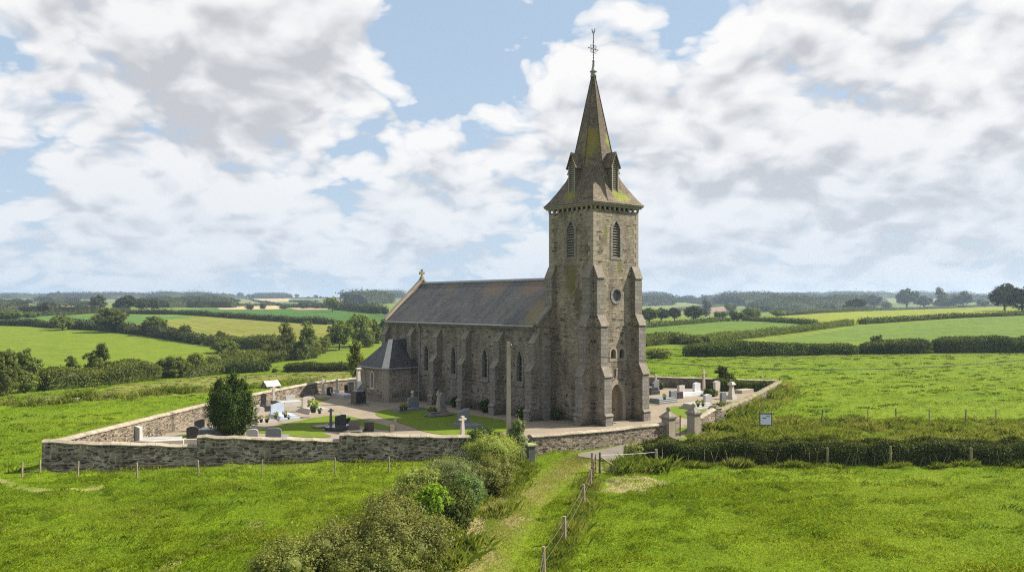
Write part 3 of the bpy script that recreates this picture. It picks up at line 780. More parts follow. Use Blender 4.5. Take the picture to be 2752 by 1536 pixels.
def hedge(name, label, pts, width, height, mat, leaf=.3, n=4000, rough=.25, group=None, cat='hedge', kind=None, flat=.55, world=False, taper=.0, wob=3.0):
    P3 = [Vector((p[0], p[1], h1(p[0], p[1]))) for p in pts] if world else [G(*p) for p in pts]
    seg = [(b - a).length for a, b in zip(P3[:-1], P3[1:])]; cum = np.concatenate([[0], np.cumsum(seg)]); Ltot = cum[-1]
    A = np.array([p[:] for p in P3])
    def along(s):
        i = np.clip(np.searchsorted(cum, s) - 1, 0, len(seg) - 1)
        f = (s - cum[i]) / np.array(seg)[i]
        p = A[i] + (A[i + 1] - A[i]) * f[:, None]
        t_ = (A[i + 1] - A[i]); t_ = t_ / np.linalg.norm(t_[:, :2], axis=1, keepdims=True)
        return p, t_
    def shell(s, th, k):
        p, t_ = along(s)
        nrm = np.stack([t_[:, 1], -t_[:, 0], 0 * s], 1)
        e = flat
        cx = np.sign(np.cos(th)) * np.abs(np.cos(th)) ** e; cz = np.abs(np.sin(th)) ** e
        bul = 1 + rough * (fbm(s / (wob * height) + 50, th * 1.1 + 9, sum(map(ord, name)) % 97 + int(abs(pts[0][0])) % 50, 3) - .5) * 2
        hv = 1 + rough * 1.1 * (fbm(s / (wob * height) + 7, s * 0 + 3, int(abs(pts[0][0])) % 50 + 3, 3) - .5) * 2
        end = np.clip(np.minimum(s, Ltot - s) / max(width * .5, .1), 0, 1) ** .5 * .75 + .25
        off = nrm * (cx * width / 2 * bul * end)[:, None] * k
        q = p + off; q[:, 2] = H(q[:, 0], q[:, 1]) - .05 + cz * height * hv * k * (end * .5 + .5)
        nn = nrm * cx[:, None] + np.array([0, 0, 1.0]) * cz[:, None]
        return q, nn
    s = rng.uniform(0, Ltot, n); th = rng.uniform(0, math.pi, n)
    q, nn = shell(s, th, 1.0)
    q = q + rng.normal(size=(n, 3)) * leaf * np.array([.5, .5, .45])
    tint = np.clip(.42 + (fbm(s / (height * .8), th * 2, 77, 3) - .5) * .9 + rng.normal(0, .16, n), 0, 1)
    m1 = max(2, int(Ltot / max(height, .5) * 1.2)); m1 = min(m1, 160)
    ss = np.linspace(0.02 * Ltot, .98 * Ltot, m1 + 1); tt = np.linspace(0, math.pi, 9)
    S_, T_ = np.meshgrid(ss, tt, indexing='ij')
    cq, _ = shell(S_.ravel(), T_.ravel(), .86)
    cf = []
    for i in range(m1):
        for j in range(8): cf.append((i * 9 + j, i * 9 + j + 1, (i + 1) * 9 + j + 1, (i + 1) * 9 + j))
    cap = [(j, j + 1, 8 - j - 1, 8 - j) for j in range(4) if j + 1 <= 8 - j - 1 and j + 1 != 8 - j - 1]
    cf += cap + [tuple(m1 * 9 + v for v in reversed(c)) for c in cap]
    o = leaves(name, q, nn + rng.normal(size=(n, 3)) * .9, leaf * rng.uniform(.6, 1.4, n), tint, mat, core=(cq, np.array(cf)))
    return tag(o, label, cat if kind is None else None, group, kind)

# ------------------------------------------------------------------ church
TH = math.atan2(.633, .774)
C0 = (6.91, 70.5, 0)
church = thing('church', 'long dark rubble stone church with slate nave roof and tall spired west tower', 'church', C0, TH)
X, Y, Z = Vector((1, 0, 0)), Vector((0, 1, 0)), Vector((0, 0, 1))

def arch(cx, z0, zs, zt, w, n=7):
    """pointed arch outline, counter-clockwise"""
    h = zt - zs; a = w / 2
    r = (a * a + h * h) / (2 * a); e = []
    t1 = math.asin(min(1, h / r))
    for i in range(n + 1):
        t_ = t1 * i / n
        e.append((cx + a - r + r * math.cos(t_), zs + r * math.sin(t_)))
    l = [(2 * cx - x, z) for x, z in reversed(e[:-1])]
    return [(cx - a, z0), (cx + a, z0)] + e + l if z0 < zs - 1e-6 else e + l
def rarch(cx, z0, zs, w, n=10):
    a = w / 2
    return [(cx - a, z0), (cx + a, z0)] + [(cx + a * math.cos(math.pi * i / n), zs + a * math.sin(math.pi * i / n)) for i in range(n + 1)]
def circ(cx, cz, r, n=20): return [(cx + r * math.cos(2 * math.pi * i / n), cz + r * math.sin(2 * math.pi * i / n)) for i in range(n)]

def surround(m, outer, inner, o, ax, inward, proud=.04, depth=.38):
    o = Vector(o); m.panel(outer, [inner], o - inward * proud, ax, Z, inward, depth + proud)
    n = len(outer); a = [o - inward * proud + ax * p[0] + Z * p[1] for p in outer]; b = [p + inward * (proud + .05) for p in a]
    m.add(a + b, [(i, n + i, n + (i + 1) % n, (i + 1) % n) for i in range(n)])

def opening(name, child, outer, inner, o, ax, inward, smat, gmat, depth=.38, bars=None, slats=None, barmat=None, parent=None):
    m = MB(); surround(m, outer, inner, o, ax, inward, .04, depth)
    w_ = m.build(name, smat, parent or church)
    g = MB(); g.fan(inner, Vector(o) + inward * (depth - .03), ax, Z)
    g.build(child, gmat, w_)
    if slats:
        x0, x1, z0, z1, k = slats; s_ = MB()
        for i in range(k):
            z = z0 + (z1 - z0) * (i + .5) / k; hh = (z1 - z0) / k
            xs = [p[0] for p in inner if abs(p[1] - z) < .3] or [x0, x1]
            sh = 1.0
            top = max(p[1] for p in inner)
            for t_ in np.linspace(1, .1, 19):
                if inpoly(np.array([x0 + (x1 - x0) * (.5 + .5 * t_)]), np.array([z]), inner)[0]: sh = t_; break
            cx = (x0 + x1) / 2; hw = (x1 - x0) / 2 * sh
            a = Vector(o) + ax * (cx - hw) + Z * (z - hh * .35) + inward * .06
            s_.extrude([(0, 0), (.22, hh * .55), (.25, hh * .42), (.03, -.05)], a, inward, Z, ax, 2 * hw)
        s_.build('louvre', LOUVRE, w_)
    if bars:
        x0, x1, z0, z1, k = bars; s_ = MB()
        for i in range(1, k):
            z = z0 + (z1 - z0) * i / k; a = Vector(o) + ax * x0 + Z * z + inward * (depth - .07)
            s_.extrude([(0, 0), (x1 - x0, 0), (x1 - x0, .04), (0, .04)], a, ax, Z, inward, .03)
        a = Vector(o) + ax * ((x0 + x1) / 2 - .02) + Z * z0 + inward * (depth - .075)
        s_.extrude([(0, 0), (.04, 0), (.04, z1 - z0 - .3), (0, z1 - z0 - .3)], a, ax, Z, inward, .03)
        s_.build('glazing_bars', barmat or LEAD, w_)
    return w_

S = 5.6
# tower shell
m = MB()
lv = arch(2.8, 14.3, 16.55, 17.45, .92); lvo = arch(2.8, 14.1, 16.5, 17.75, 1.5)
rd = circ(2.85, 11.0, .52); rdo = circ(2.85, 11.0, .78)
pw = [rarch(2.42, 5.5, 6.05, .6), rarch(3.5, 5.5, 6.05, .6)]; pwo = [rarch(2.42, 5.3, 6.03, .98), rarch(3.5, 5.3, 6.03, .98)]
dr = arch(2.8, .02, 2.05, 3.3, 1.56); dro = arch(2.8, .01, 2.0, 3.75, 2.3)
cut = lambda p: [(x + (.03 if x < 0 else 0), z) for x, z in p]
front = [(0, -.5), (S, -.5), (S, 18.4), (0, 18.4)]
m.panel(front, [lvo, rdo, *pwo, dro], (0, 0, 0), X, Z, Y, .06)
m.panel(front, [lvo], (0, 0, 0), Y, Z, X, .06)
m.panel(front, [], (S, 0, 0), Y, Z, -X, .06)
m.panel(front, [], (0, S, 0), X, Z, -Y, .06)
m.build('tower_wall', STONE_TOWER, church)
opening('belfry_window', 'dark_opening', lvo, lv, (0, 0, 0), X, Y, DRESSED, DARK, .4, slats=(2.36, 3.24, 14.32, 17.3, 13))
opening('belfry_window', 'dark_opening', lvo, lv, (0, 0, 0), Y, X, DRESSED, DARK, .4, slats=(2.36, 3.24, 14.32, 17.3, 13))
opening('round_window', 'glass', rdo, rd, (0, 0, 0), X, Y, DRESSED, GLASSPALE, .34)
for a, b in zip(pwo, pw): opening('small_window', 'dark_opening', a, b, (0, 0, 0), X, Y, QUOIN, DARK, .4)
ds = opening('doorway', 'dark_opening', dro, dr, (0, 0, 0), X, Y, QUOIN, DARK, .55)
m = MB()   # stepped inner order of the doorway
surround(m, arch(2.8, .01, 2.02, 3.5, 1.86), arch(2.8, .015, 2.04, 3.36, 1.64), (0, .12, 0), X, Y, .03, .3)
m.build('inner_arch', QUOIN, ds)
door = MB()
o_ = Vector((0, .42, 0))
door.extrude(arch(2.8, .05, 2.05, 3.28, 1.54), o_, X, Z, Y, .06)
for i in range(9): door.box(2.06 + i * .165, .395, .06, 2.2 + i * .165, .42, 2.15)
dm = door.build('door', DOORW, church)
db = MB(); db.box(2.03, .36, 2.17, 3.57, .393, 2.3); db.box(2.77, .36, .05, 2.83, .393, 2.17); db.build('door_rail', DOORW, dm)
hd = MB(); hd.lathe([(.001, .99), (.04, 1.0), (.05, 1.05), (.03, 1.1), (.001, 1.11)], 2.92, .36, 8); hd.build('handle', IRON, dm)
ns = MB(); ns.box(2.72, -.09, 4.02, 2.88, -.002, 4.55); ns.frustum(2.8, -.06, 4.55, .2, .14, 4.72, .06, .05); ns.build('niche_stone', QUOIN, church)
st = MB(); st.box(1.95, -.75, -.1, 3.7, -.0, .09); st.build('doorstep', QUOIN, church)

# tower quoins
m = MB()
def quoins(m, cx, cy, dx, dy, z0, z1, bh=.42, l1=.62, l2=.34, pr=.025):
    z = z0; k = 0
    while z < z1 - .05:
        a, b = (l1, l2) if k % 2 == 0 else (l2, l1)
        x0, x1 = sorted((cx - dx * pr, cx + dx * a)); y0, y1 = sorted((cy - dy * pr, cy + dy * b))
        zz_ = min(z + bh - .02, z1)
        # an L-shaped block: two slabs butted at the corner
        m.box(x0, min(cy - dy * pr, cy + dy * .02), z, x1, max(cy - dy * pr, cy + dy * .02), zz_)
        ys = sorted((cy + dy * .021, cy + dy * b)); xs = sorted((cx - dx * pr, cx + dx * .02))
        m.box(xs[0], ys[0], z, xs[1], ys[1], zz_)
        z += bh; k += 1
quoins(m, 0, 0, 1, 1, 13.1, 18.3); quoins(m, S, 0, -1, 1, 13.1, 18.3); quoins(m, 0, S, 1, -1, 13.2, 18.3); quoins(m, S, S, -1, -1, 13.2, 18.3)
m.build('quoins', QUOIN, church)

# buttresses: profile (projection, height) along 'out', extruded along 'al'
def buttress(base, al, out, width, prof, body, capz, zlo=-.4):
    base, al, out = Vector(base), Vector(al), Vector(out)
    b = MB(); b.extrude([(0, zlo)] + [(p, z if z > .01 else zlo) for p, z in prof], base - al * width / 2, out, Z, al, width)
    bo = b.build('buttress', body, church)
    f = MB(); caps = []
    for (p0, z0), (p1, z1) in zip(prof[:-1], prof[1:]):
        if abs(p0 - p1) < 1e-6:          # vertical front: dressed facing
            f.extrude([(p0, max(z0, -.3)), (p0 + .02, max(z0, -.3)), (p0 + .02, z1), (p0, z1)], base - al * (width / 2 + .012), out, Z, al, width + .024)
            zc = max(z0, 0) + .2; k = 0
            while zc < z1 - .45:         # dressed blocks turning the corner
                ln = .34 if k % 2 else .2
                for sd in (-1, 1):
                    o_ = base + al * (sd * (width / 2 + .006)); f.extrude([(p0 - ln, zc), (p0, zc), (p0, zc + .36), (p0 - ln, zc + .36)], o_ - al * .008, out, Z, al, .016)
                zc += .42; k += 1
        elif p1 < p0:                    # weathering
            dx, dz = p1 - p0, z1 - z0; L_ = math.hypot(dx, dz); nx, nz = dz / L_ * .07, -dx / L_ * .07
            caps.append(MB()); caps[-1].extrude([(p0 + .06, z0 - .05), (p0 + .06 + nx, z0 - .05 + nz), (p1 + nx, z1 + nz), (p1, z1)], base - al * (width / 2 + .04), out, Z, al, width + .08)
    f.build('facing', DRESSED, bo)
    for q in caps: q.build('cap', capz, bo)
    return bo
TP = [(1.45, 0), (1.45, .85), (1.3, 1.0), (1.3, 4.15), (.88, 5.0), (.88, 8.4), (.45, 9.3), (.45, 12.5), (.02, 13.55)]
for cx in (.44, S - .44): buttress((cx, 0, 0), X, -Y, .86, TP, STONE_TOWER, CAPSTONE)
buttress((0, .44, 0), Y, -X, .86, TP, STONE_TOWER, CAPSTONE)
buttress((0, S - .44, 0), Y, -X, .86, [(.5, 8.0), (.5, 12.5), (.02, 13.55)], STONE_TOWER, CAPSTONE, 8.0)
NX0, NX1, NY0, NY1 = -1.86, 7.46, 4.7, 31.05
NP = [(1.22, 0), (1.22, .85), (1.05, 1.02), (1.05, 4.35), (.6, 5.0), (.6, 6.8), (.02, 7.65)]
for L_ in (.46, 5.5, 10.65, 15.65): buttress((NX0, NY0 + L_, 0), Y, -X, .76, NP, STONE, CAPSTONE)
for L_ in (20.6, 25.85): buttress((NX0, NY0 + L_, 0), Y, -X, .76, [(.6, 3.2), (.6, 6.8), (.02, 7.65)], STONE, CAPSTONE, 3.2)
buttress((NX0 + .46, NY0, 0), X, -Y, .74, [(.4, 0), (.4, 6.6), (.02, 7.4)], STONE, CAPSTONE)

# cornice with corbels under the spire
m = MB()
for i in range(10):
    q = .12 + i * (S - .24) / 9
    for (cx, cy, wx, wy) in ((q, -.08, .2, .16), (q, S + .08, .2, .16), (-.08, q, .16, .2), (S + .08, q, .16, .2)):
        m.cbox(cx, cy, 18.45, wx, wy, .2)
        m.frustum(cx, cy, 18.3, wx * .55, wy * .5, 18.448, wx * .95, wy * .95)
m.box(-.24, -.24, 18.655, S + .24, S + .24, 18.8); m.box(-.36, -.36, 18.803, S + .36, S + .36, 18.95)
m.build('cornice', QUOIN, church, bevel=.02)

# broach spire
PR = [(18.955, 3.24), (19.12, 3.1), (19.5, 2.88), (20.2, 2.6), (21.2, 2.24), (22.2, 1.93), (31.0, .09)]
zs_ = [p[0] for p in PR]; as_ = [p[1] for p in PR]
aa = lambda z: float(np.interp(z, zs_, as_))
def octo(a, z):
    b = a * .41421
    return [(2.8 + x, 2.8 + y, z) for x, y in ((a, -b), (a, b), (b, a), (-b, a), (-a, b), (-a, -b), (-b, -a), (b, -a))]
m = MB(); m.rings([octo(a, z) for z, a in PR])
DR = [(18.955, 4.58), (19.12, 4.32), (19.5, 3.92), (20.2, 3.3), (21.2, 2.5), (22.2, 1.94)]
for sx in (-1, 1):
    for sy in (-1, 1):
        row = []
        for z, dg in DR:
            a = aa(z) + .012; b = a * .41421; tt_ = (z - 18.955) / (22.2 - 18.955)
            mid = ((a + b) / 2, (a + b) / 2)
            v1 = (a + (mid[0] - a) * tt_, b + (mid[1] - b) * tt_); v2 = (v1[1], v1[0]); q = dg / math.sqrt(2)
            if z < 18.96: v1 = (a, b); v2 = (b, a)
            row.append([(2.8 + sx * v[0], 2.8 + sy * v[1], z) for v in (v1, (q, q), v2)])
        for r0, r1 in zip(row[:-1], row[1:]):
            for j in (0, 1):
                f_ = [r0[j], r0[j + 1], r1[j + 1], r1[j]]
                m.add(f_, [(0, 1, 2, 3) if sx * sy > 0 else (3, 2, 1, 0)])
m.build('spire', SPIRE, church)
m = MB()
for k in range(8):       # hip rolls on the arrises
    a0, a1 = octo(aa(22.4) + .01, 22.4)[k], octo(.1, 31.0)[k]
    m.tube([a0, a1], [.045, .03], 5)
m.build('hip_roll', plain('hip_tile', (.05, .04, .03), (.10, .08, .06), 8, .9), church)

def dormer(ang_):
    M = Matrix.Translation((2.8, 2.8, 0)) @ Matrix.Rotation(ang_, 4, 'Z')
    D = 2.66; ax = M.to_3x3() @ X; inw = M.to_3x3() @ Y
    o_ = M @ Vector((0, -D, 0))
    b = MB(); hw = .41
    face = [(-hw, 19.7), (hw, 19.7), (hw, 22.45), (0, 23.1), (-hw, 22.45)]
    op = [(-.25, 20.0), (.25, 20.0), (.25, 22.3), (0, 22.75), (-.25, 22.3)]
    b.panel(face, [op], o_, ax, Z, inw, .3)
    n = len(face); a = [o_ + ax * p[0] + Z * p[1] for p in face]; c_ = [p + inw * 1.9 for p in a]
    b.add(a + c_, [(i, n + i, n + (i + 1) % n, (i + 1) % n) for i in range(n)])
    d = b.build('dormer', SPIRE, church)
    r = MB()
    r.extrude([(-.62, 22.12), (-.57, 22.06), (0, 23.34), (.57, 22.06), (.62, 22.12), (0, 23.52)], o_ - inw * .15, ax, Z, inw, 2.0)
    r.build('dormer_roof', SPIRE, d)
    t_ = MB()
    for s in (-1, 1): t_.extrude([(s * .41, 19.95), (s * .3, 19.95), (s * .3, 22.35), (s * .41, 22.35)], o_ - inw * .04, ax, Z, inw, .036)
    t_.build('dormer_post', LOUVRE, d)
    l = MB()
    for i in range(15):
        z = 20.05 + i * .175; hw2 = .25 if z < 22.25 else max(.05, .25 - (z - 22.25) * .55)
        l.extrude([(0, .08), (.16, .16), (.18, .12), (.03, .0)], o_ - ax * hw2 + Z * z + inw * .03, inw, Z, ax, 2 * hw2)
    l.build('louvre', LOUVRE, d)
    g = MB(); g.fan(op, o_ + inw * .28, ax, Z); g.build('dark_opening', DARK, d)
for k in range(4): dormer(k * math.pi / 2)

m = MB(); m.lathe([(.28, 30.55), (.24, 30.9), (.2, 30.95), (.32, 31.02), (.34, 31.1), (.2, 31.14), (.13, 31.5), (.07, 31.95), (.14, 31.98), (.14, 32.04), (.05, 32.06)], 2.8, 2.8, 10); m.build('finial', LEAD, church, smooth=True)
m = MB(); o_ = Vector((2.8, 2.8, 33.1))
m.tube([(2.8, 2.8, 32.0), (2.8, 2.8, 34.45)], .035, 6)
m.tube([o_ + X * -.56, o_ + X * .56], .03, 6)
for s in (-1, 1):
    m.lathe([(.001, -.07), (.06, -.03), (.06, .03), (.001, .07)], 0, 0, 6)
    k0 = len(m.v) - 24
    for i in range(k0, len(m.v)): v = m.v[i]; m.v[i] = (v[0] + 2.8 + s * .57, v[1] + 2.8, v[2] + 33.1)
    for sz in (-1, 1):
        cx = .21 * s; cz = .21 * sz
        m.tube([o_ + X * (cx + .16 * math.cos(t_)) + Z * (cz + .16 * math.sin(t_)) for t_ in np.linspace(0, 6.0, 13)], .018, 5)
m.tube([o_ + X * (.33 * math.cos(t_)) + Z * (.33 * math.sin(t_)) for t_ in np.linspace(0, 6.28, 21)], .018, 5)
for zz_ in (32.3, 32.55, 33.65, 33.8): m.lathe([(.04, zz_ - .04), (.075, zz_), (.04, zz_ + .04)], 2.8, 2.8, 8)
ic = m.build('iron_cross', IRON, church)
m = MB(); o_ = Vector((2.8, 2.8, 34.45))
m.extrude([(-.05, 0), (.06, 0), (.14, .12), (.2, .3), (.19, .5), (.15, .52), (.12, .3), (.05, .2), (-.06, .2), (-.12, .28), (-.13, .36), (-.2, .4), (-.26, .34), (-.19, .33), (-.17, .2), (-.11, .08)], o_ - Y * .02, X, Z, Y, .04)
m.build('weathercock', IRON, ic)

# nave
m = MB(); wins = [NY0 + q for q in (2.85, 8.05, 13.2, 18.1)]
wo = [arch(q, 2.95, 5.0, 6.3, 1.16) for q in wins]
m.panel([(NY0 + .45, -.5), (NY1 - .45, -.5), (NY1 - .45, 8.32), (NY0 + .45, 8.32)], wo, (NX0, 0, 0), Y, Z, X, .06)
m.panel([(NY0 + .45, -.5), (NY1 - .45, -.5), (NY1 - .45, 8.32), (NY0 + .45, 8.32)], [], (NX1, 0, 0), Y, Z, -X, .06)
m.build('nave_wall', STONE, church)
gp = [(NX0, -.5), (NX1, -.5), (NX1, 8.62), (2.8, 12.98), (NX0, 8.62)]
for y0 in (NY0, NY1 - .45):
    m = MB(); m.extrude(gp, (0, y0, 0), X, Z, Y, .45); g_ = m.build('gable_wall', STONE, church)
    c_ = MB()
    c_.extrude([(NX0 - .34, 8.5), (NX0 - .3, 8.66), (2.8, 13.22), (2.8, 13.0), (NX0 + .05, 8.64), (NX0 + .05, 8.38), (NX0 - .2, 8.3)], (0, y0 - .07, 0), X, Z, Y, .59)
    c_.extrude([(NX1 + .34, 8.5), (NX1 + .3, 8.66), (2.8, 13.221), (2.8, 13.001), (NX1 - .05, 8.64), (NX1 - .05, 8.38), (NX1 + .2, 8.3)], (0, y0 - .07, 0), X, Z, Y, .59)
    c_.build('gable_coping', TANSTONE if y0 > 10 else CAPSTONE, g_)
for q, o_ in zip(wins, wo):
    opening('window', 'glass', o_, arch(q, 3.25, 4.95, 5.98, .74), (NX0, 0, 0), Y, X, DRESSED, GLASS, .34, bars=(q - .37, q + .37, 3.25, 5.9, 6))
    s_ = MB(); s_.extrude([(-.1, 2.84), (-.1, 2.9), (.0, 2.99), (.0, 2.84)], (NX0 - .045, q - .6, 0), X, Z, Y, 1.2); s_.build('window_sill', CAPSTONE, church)
m = MB(); e0, e1 = NY0 + .452, NY1 - .452
m.extrude([(NX0 - .32, 8.26), (NX0 - .32, 8.36), (2.8, 12.62), (NX1 + .32, 8.36), (NX1 + .32, 8.26), (2.8, 12.46)], (0, e0, 0), X, Z, Y, e1 - e0)
m.build('nave_roof', SLATE, church)
m = MB(); m.extrude([(-.2, -.13), (0, .05), (.2, -.13), (.2, -.09), (0, .11), (-.2, -.09)], (2.8, e0, 12.63), X, Z, Y, e1 - e0); m.build('ridge', LEAD, church)
m = MB(); m.box(NX0 - .16, e0, 7.98, NX0 - .002, e1, 8.2); m.box(NX0 - .22, e0, 8.202, NX0 - .002, e1, 8.3); m.build('eaves_course', DRESSED, church)
m = MB(); m.tube([(NX0 - .38, e0 + .1, 8.27), (NX0 - .38, e1 - .1, 8.24)], .07, 8); m.build('gutter', ZINC, church)
m = MB(); yp = NY0 + 19.3
m.tube([(NX0 - .36, yp, 8.24), (NX0 - .34, yp, 7.95), (NX0 - .12, yp, 7.6), (NX0 - .1, yp, 4.5), (NX0 - .12, yp - .02, 4.2), (NX0 - .12, yp + .05, 3.3), (NX0 - .12, yp + .05, .1)], .06, 8)
for zz_ in (6.4, 5.2, 2.2, 1.0): m.cbox(NX0 - .1, yp + .02, zz_, .17, .17, .06)
m.build('drainpipe', ZINC, church)
m = MB(); m.frustum(2.8, NY1 - .22, 13.0, .5, .5, 13.35, .3, .3)
o_ = Vector((2.8, NY1 - .29, 13.34))
m.extrude([(-.08, 0), (.08, 0), (.07, .32), (.3, .26), (.33, .3), (.33, .56), (.3, .6), (.08, .54), (.13, .82), (.09, .88), (-.09, .88), (-.13, .82), (-.08, .54), (-.3, .6), (-.33, .56), (-.33, .3), (-.3, .26), (-.07, .32)], o_, X, Z, Y, .16)
m.build('gable_cross', dressed('mossy_cross_stone', (.16, .13, .05), (.30, .24, .12), .2, .55), church)

# annex
AX0, AY0, AY1 = -5.86, 24.4, 29.6
m = MB(); ao = arch(27.1, 1.2, 2.6, 3.22, .92); ch = .38
m.panel([(AY0 + ch, -.5), (AY1, -.5), (AY1, 3.6), (AY0 + ch, 3.6)], [ao], (AX0, 0, 0), Y, Z, X, .05)
m.panel([(AX0 + ch, -.5), (NX0, -.5), (NX0, 3.6), (AX0 + ch, 3.6)], [], (0, AY0, 0), X, Z, Y, .05)
m.panel([(AX0, -.5), (NX0, -.5), (NX0, 3.6), (AX0, 3.6)], [], (0, AY1, 0), X, Z, -Y, .05)
m.build('annex_wall', ANNEX, church)
m = MB(); dv = Vector((ch, -ch, 0)).normalized()
m.extrude([(0, -.5), (ch * 1.414, -.5), (ch * 1.414, 3.6), (0, 3.6)], (AX0, AY0 + ch, 0), dv, Z, Vector((1, 1, 0)).normalized() * .8, .05)
for k in range(8):
    z = .1 + k * .43; ln = .42 if k % 2 else .2
    m.box(AX0 + ch, AY0 - .02, z, AX0 + ch + ln, AY0 + .015, z + .41); ln = .2 if k % 2 else .32
    m.box(AX0 - .02, AY0 + ch, z, AX0 + .015, AY0 + ch + ln, z + .41)
m.build('annex_quoins', QUOIN, church)
m = MB(); m.box(AX0 - .05, AY0 + ch, -.3, AX0 - .002, AY1, .5); m.box(AX0 + ch, AY0 - .05, -.3, NX0, AY0 - .002, .5); m.build('annex_plinth', CAPSTONE, church)
opening('annex_window', 'glass', ao, arch(27.1, 1.42, 2.55, 3.05, .56), (AX0, 0, 0), Y, X, PALESTONE, GLASS, .28, bars=(26.82, 27.38, 1.42, 2.9, 4))
ov = .24; E = 3.56
w0, w1 = Vector((NX0 - .001, AY0 - ov, E)), Vector((AX0 + ch - .08, AY0 - ov, E)); f0, f1 = Vector((AX0 - ov, AY0 + ch - .08, E)), Vector((AX0 - ov, AY1 + ov, E)); b1 = Vector((NX0 - .001, AY1 + ov, E))
r1, r2, rr = Vector((-3.62, 26.62, 6.42)), Vector((-3.95, 26.95, 6.42)), Vector((NX0 - .001, 26.9, 6.45))
m = MB(); m.add([w0, w1, r1, rr], [(0, 3, 2, 1)]); m.add([f0, f1, r2], [(0, 2, 1)]); m.add([f1, b1, rr, r2], [(0, 3, 2, 1)]); m.add([r1, rr, r2], [(0, 1, 2)])
m.build('annex_roof', SLATE2, church)
m = MB(); up = Vector((-.03, -.03, .03))
m.add([w1 + up, f0 + up, r2 + up, r1 + up, w1, f0, r2, r1], [(0, 1, 2, 3), (0, 4, 5, 1), (1, 5, 6, 2), (3, 7, 4, 0)])
m.build('annex_hip', LEADPALE, church)
m = MB(); m.tube([w0 - Z * .03, w1 - Z * .03, f0 - Z * .03, f1 - Z * .03], .055, 6); m.build('annex_gutter', ZINC, church)
m = MB(); m.tube([rr + Z * .02, r1 + Z * .02], .05, 6); m.build('annex_ridge', LEAD, church)
# ledge of lead where the buttress meets the annex roof
# ------------------------------------------------------------------ boundary walls
def wall(name, label, pts, tops, thick, mat, cmat, cop=.2, over=.08, group='churchyard boundary walls', side=1, base=-.7, label2=None, rag=.0):
    o = thing(name, label, 'wall', (pts[0][0], pts[0][1], 0), 0, group)
    ox, oy = pts[0]
    P2 = [(p[0] - ox, p[1] - oy) for p in pts]
    body, cp = MB(), MB()
    n = len(P2)
    nr_ = []
    for i in range(n):
        a = Vector(P2[max(i - 1, 0)]); b = Vector(P2[min(i + 1, n - 1)])
        t_ = (b - a).normalized(); nr_.append(Vector((t_.y, -t_.x)))
    rb, rc = [], []
    for i in range(n):
        p = Vector(P2[i]); q = nr_[i]
        for_k = [tops[i]] if not hasattr(tops[i], '__len__') else list(tops[i])
        for zt in for_k:
            l = p + q * thick / 2; r_ = p - q * thick / 2
            rb.append([(l.x, l.y, base), (r_.x, r_.y, base), (r_.x, r_.y, zt - cop), (l.x, l.y, zt - cop)])
            l2 = p + q * (thick / 2 + over); r2 = p - q * (thick / 2 + over); l3 = p + q * thick * .22; r3 = p - q * thick * .22
            zc = zt - cop + .002
            rc.append([(l2.x, l2.y, zc), (r2.x, r2.y, zc), (r2.x, r2.y, zc + cop * .35), (r3.x, r3.y, zc + cop), (l3.x, l3.y, zc + cop), (l2.x, l2.y, zc + cop * .35)])
    # wide rows become finer so that the top can wander like laid stone
    def fine(rows, k, wob):
        out = []
        for a, b in zip(rows[:-1], rows[1:]):
            L_ = math.hypot(a[0][0] - b[0][0], a[0][1] - b[0][1]); s_ = max(1, int(L_ / k))
            for j in range(s_):
                f_ = j / s_; dz = random.uniform(-wob, wob); dn = random.uniform(-wob, wob) * .6
                out.append([(u[0] + (v[0] - u[0]) * f_, u[1] + (v[1] - u[1]) * f_ + dn, u[2] + (v[2] - u[2]) * f_ + (dz if u[2] > -.3 else 0)) for u, v in zip(a, b)])
        out.append(rows[-1]); return out
    body.rings(fine(rb, 1.2, .008)); cp.rings(fine(rc, .55, .022 + rag))
    body.build('masonry', mat, o); cp.build('coping', cmat, o)
    return o
fw = thing('churchyard_wall', 'long stepped grey rubble wall in front of the graves, facing the near meadow', 'wall', (0, 0, 0), 0, 'churchyard boundary walls')
A_, S1, S2, S3, K_, G1 = YARD[0], YARD[1], YARD[2], YARD[3], YARD[4], YARD[5]
for p, q, z0, z1 in ((A_, S1, 2.0, 1.36), (S1, S2, 1.98, 1.45), (S2, S3, 1.86, 1.52)):
    w_ = wall('wall_section', None, [p, q], [z0, z1], .5, YARDWALL, COPING, .17, .1, None, rag=.02)
    w_.parent = fw
    if 'category' in w_: del w_['category']
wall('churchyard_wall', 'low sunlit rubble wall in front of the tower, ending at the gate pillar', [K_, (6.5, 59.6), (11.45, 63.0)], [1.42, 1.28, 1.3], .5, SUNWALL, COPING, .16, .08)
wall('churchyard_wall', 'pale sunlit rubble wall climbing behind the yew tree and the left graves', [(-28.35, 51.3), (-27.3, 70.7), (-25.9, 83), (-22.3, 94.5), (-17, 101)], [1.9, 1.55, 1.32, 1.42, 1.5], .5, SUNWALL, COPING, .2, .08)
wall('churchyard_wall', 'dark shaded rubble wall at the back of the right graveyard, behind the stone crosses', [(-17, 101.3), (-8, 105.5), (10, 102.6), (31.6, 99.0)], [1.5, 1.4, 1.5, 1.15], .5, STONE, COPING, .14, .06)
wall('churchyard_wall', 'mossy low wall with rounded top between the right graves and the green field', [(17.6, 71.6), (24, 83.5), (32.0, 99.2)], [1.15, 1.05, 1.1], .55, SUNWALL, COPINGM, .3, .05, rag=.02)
wall('churchyard_wall', 'short lichened wall joining the right gate pillar to the mossy wall', [(14.75, 66.0), (17.0, 70.4)], [1.3, 1.45], .5, SUNWALL, COPING, .18, .07)
m = MB(); m.cbox(0, 0, -.4, .8, .8, 1.75); m.frustum(0, 0, 1.35, .9, .9, 1.6, .3, .5)
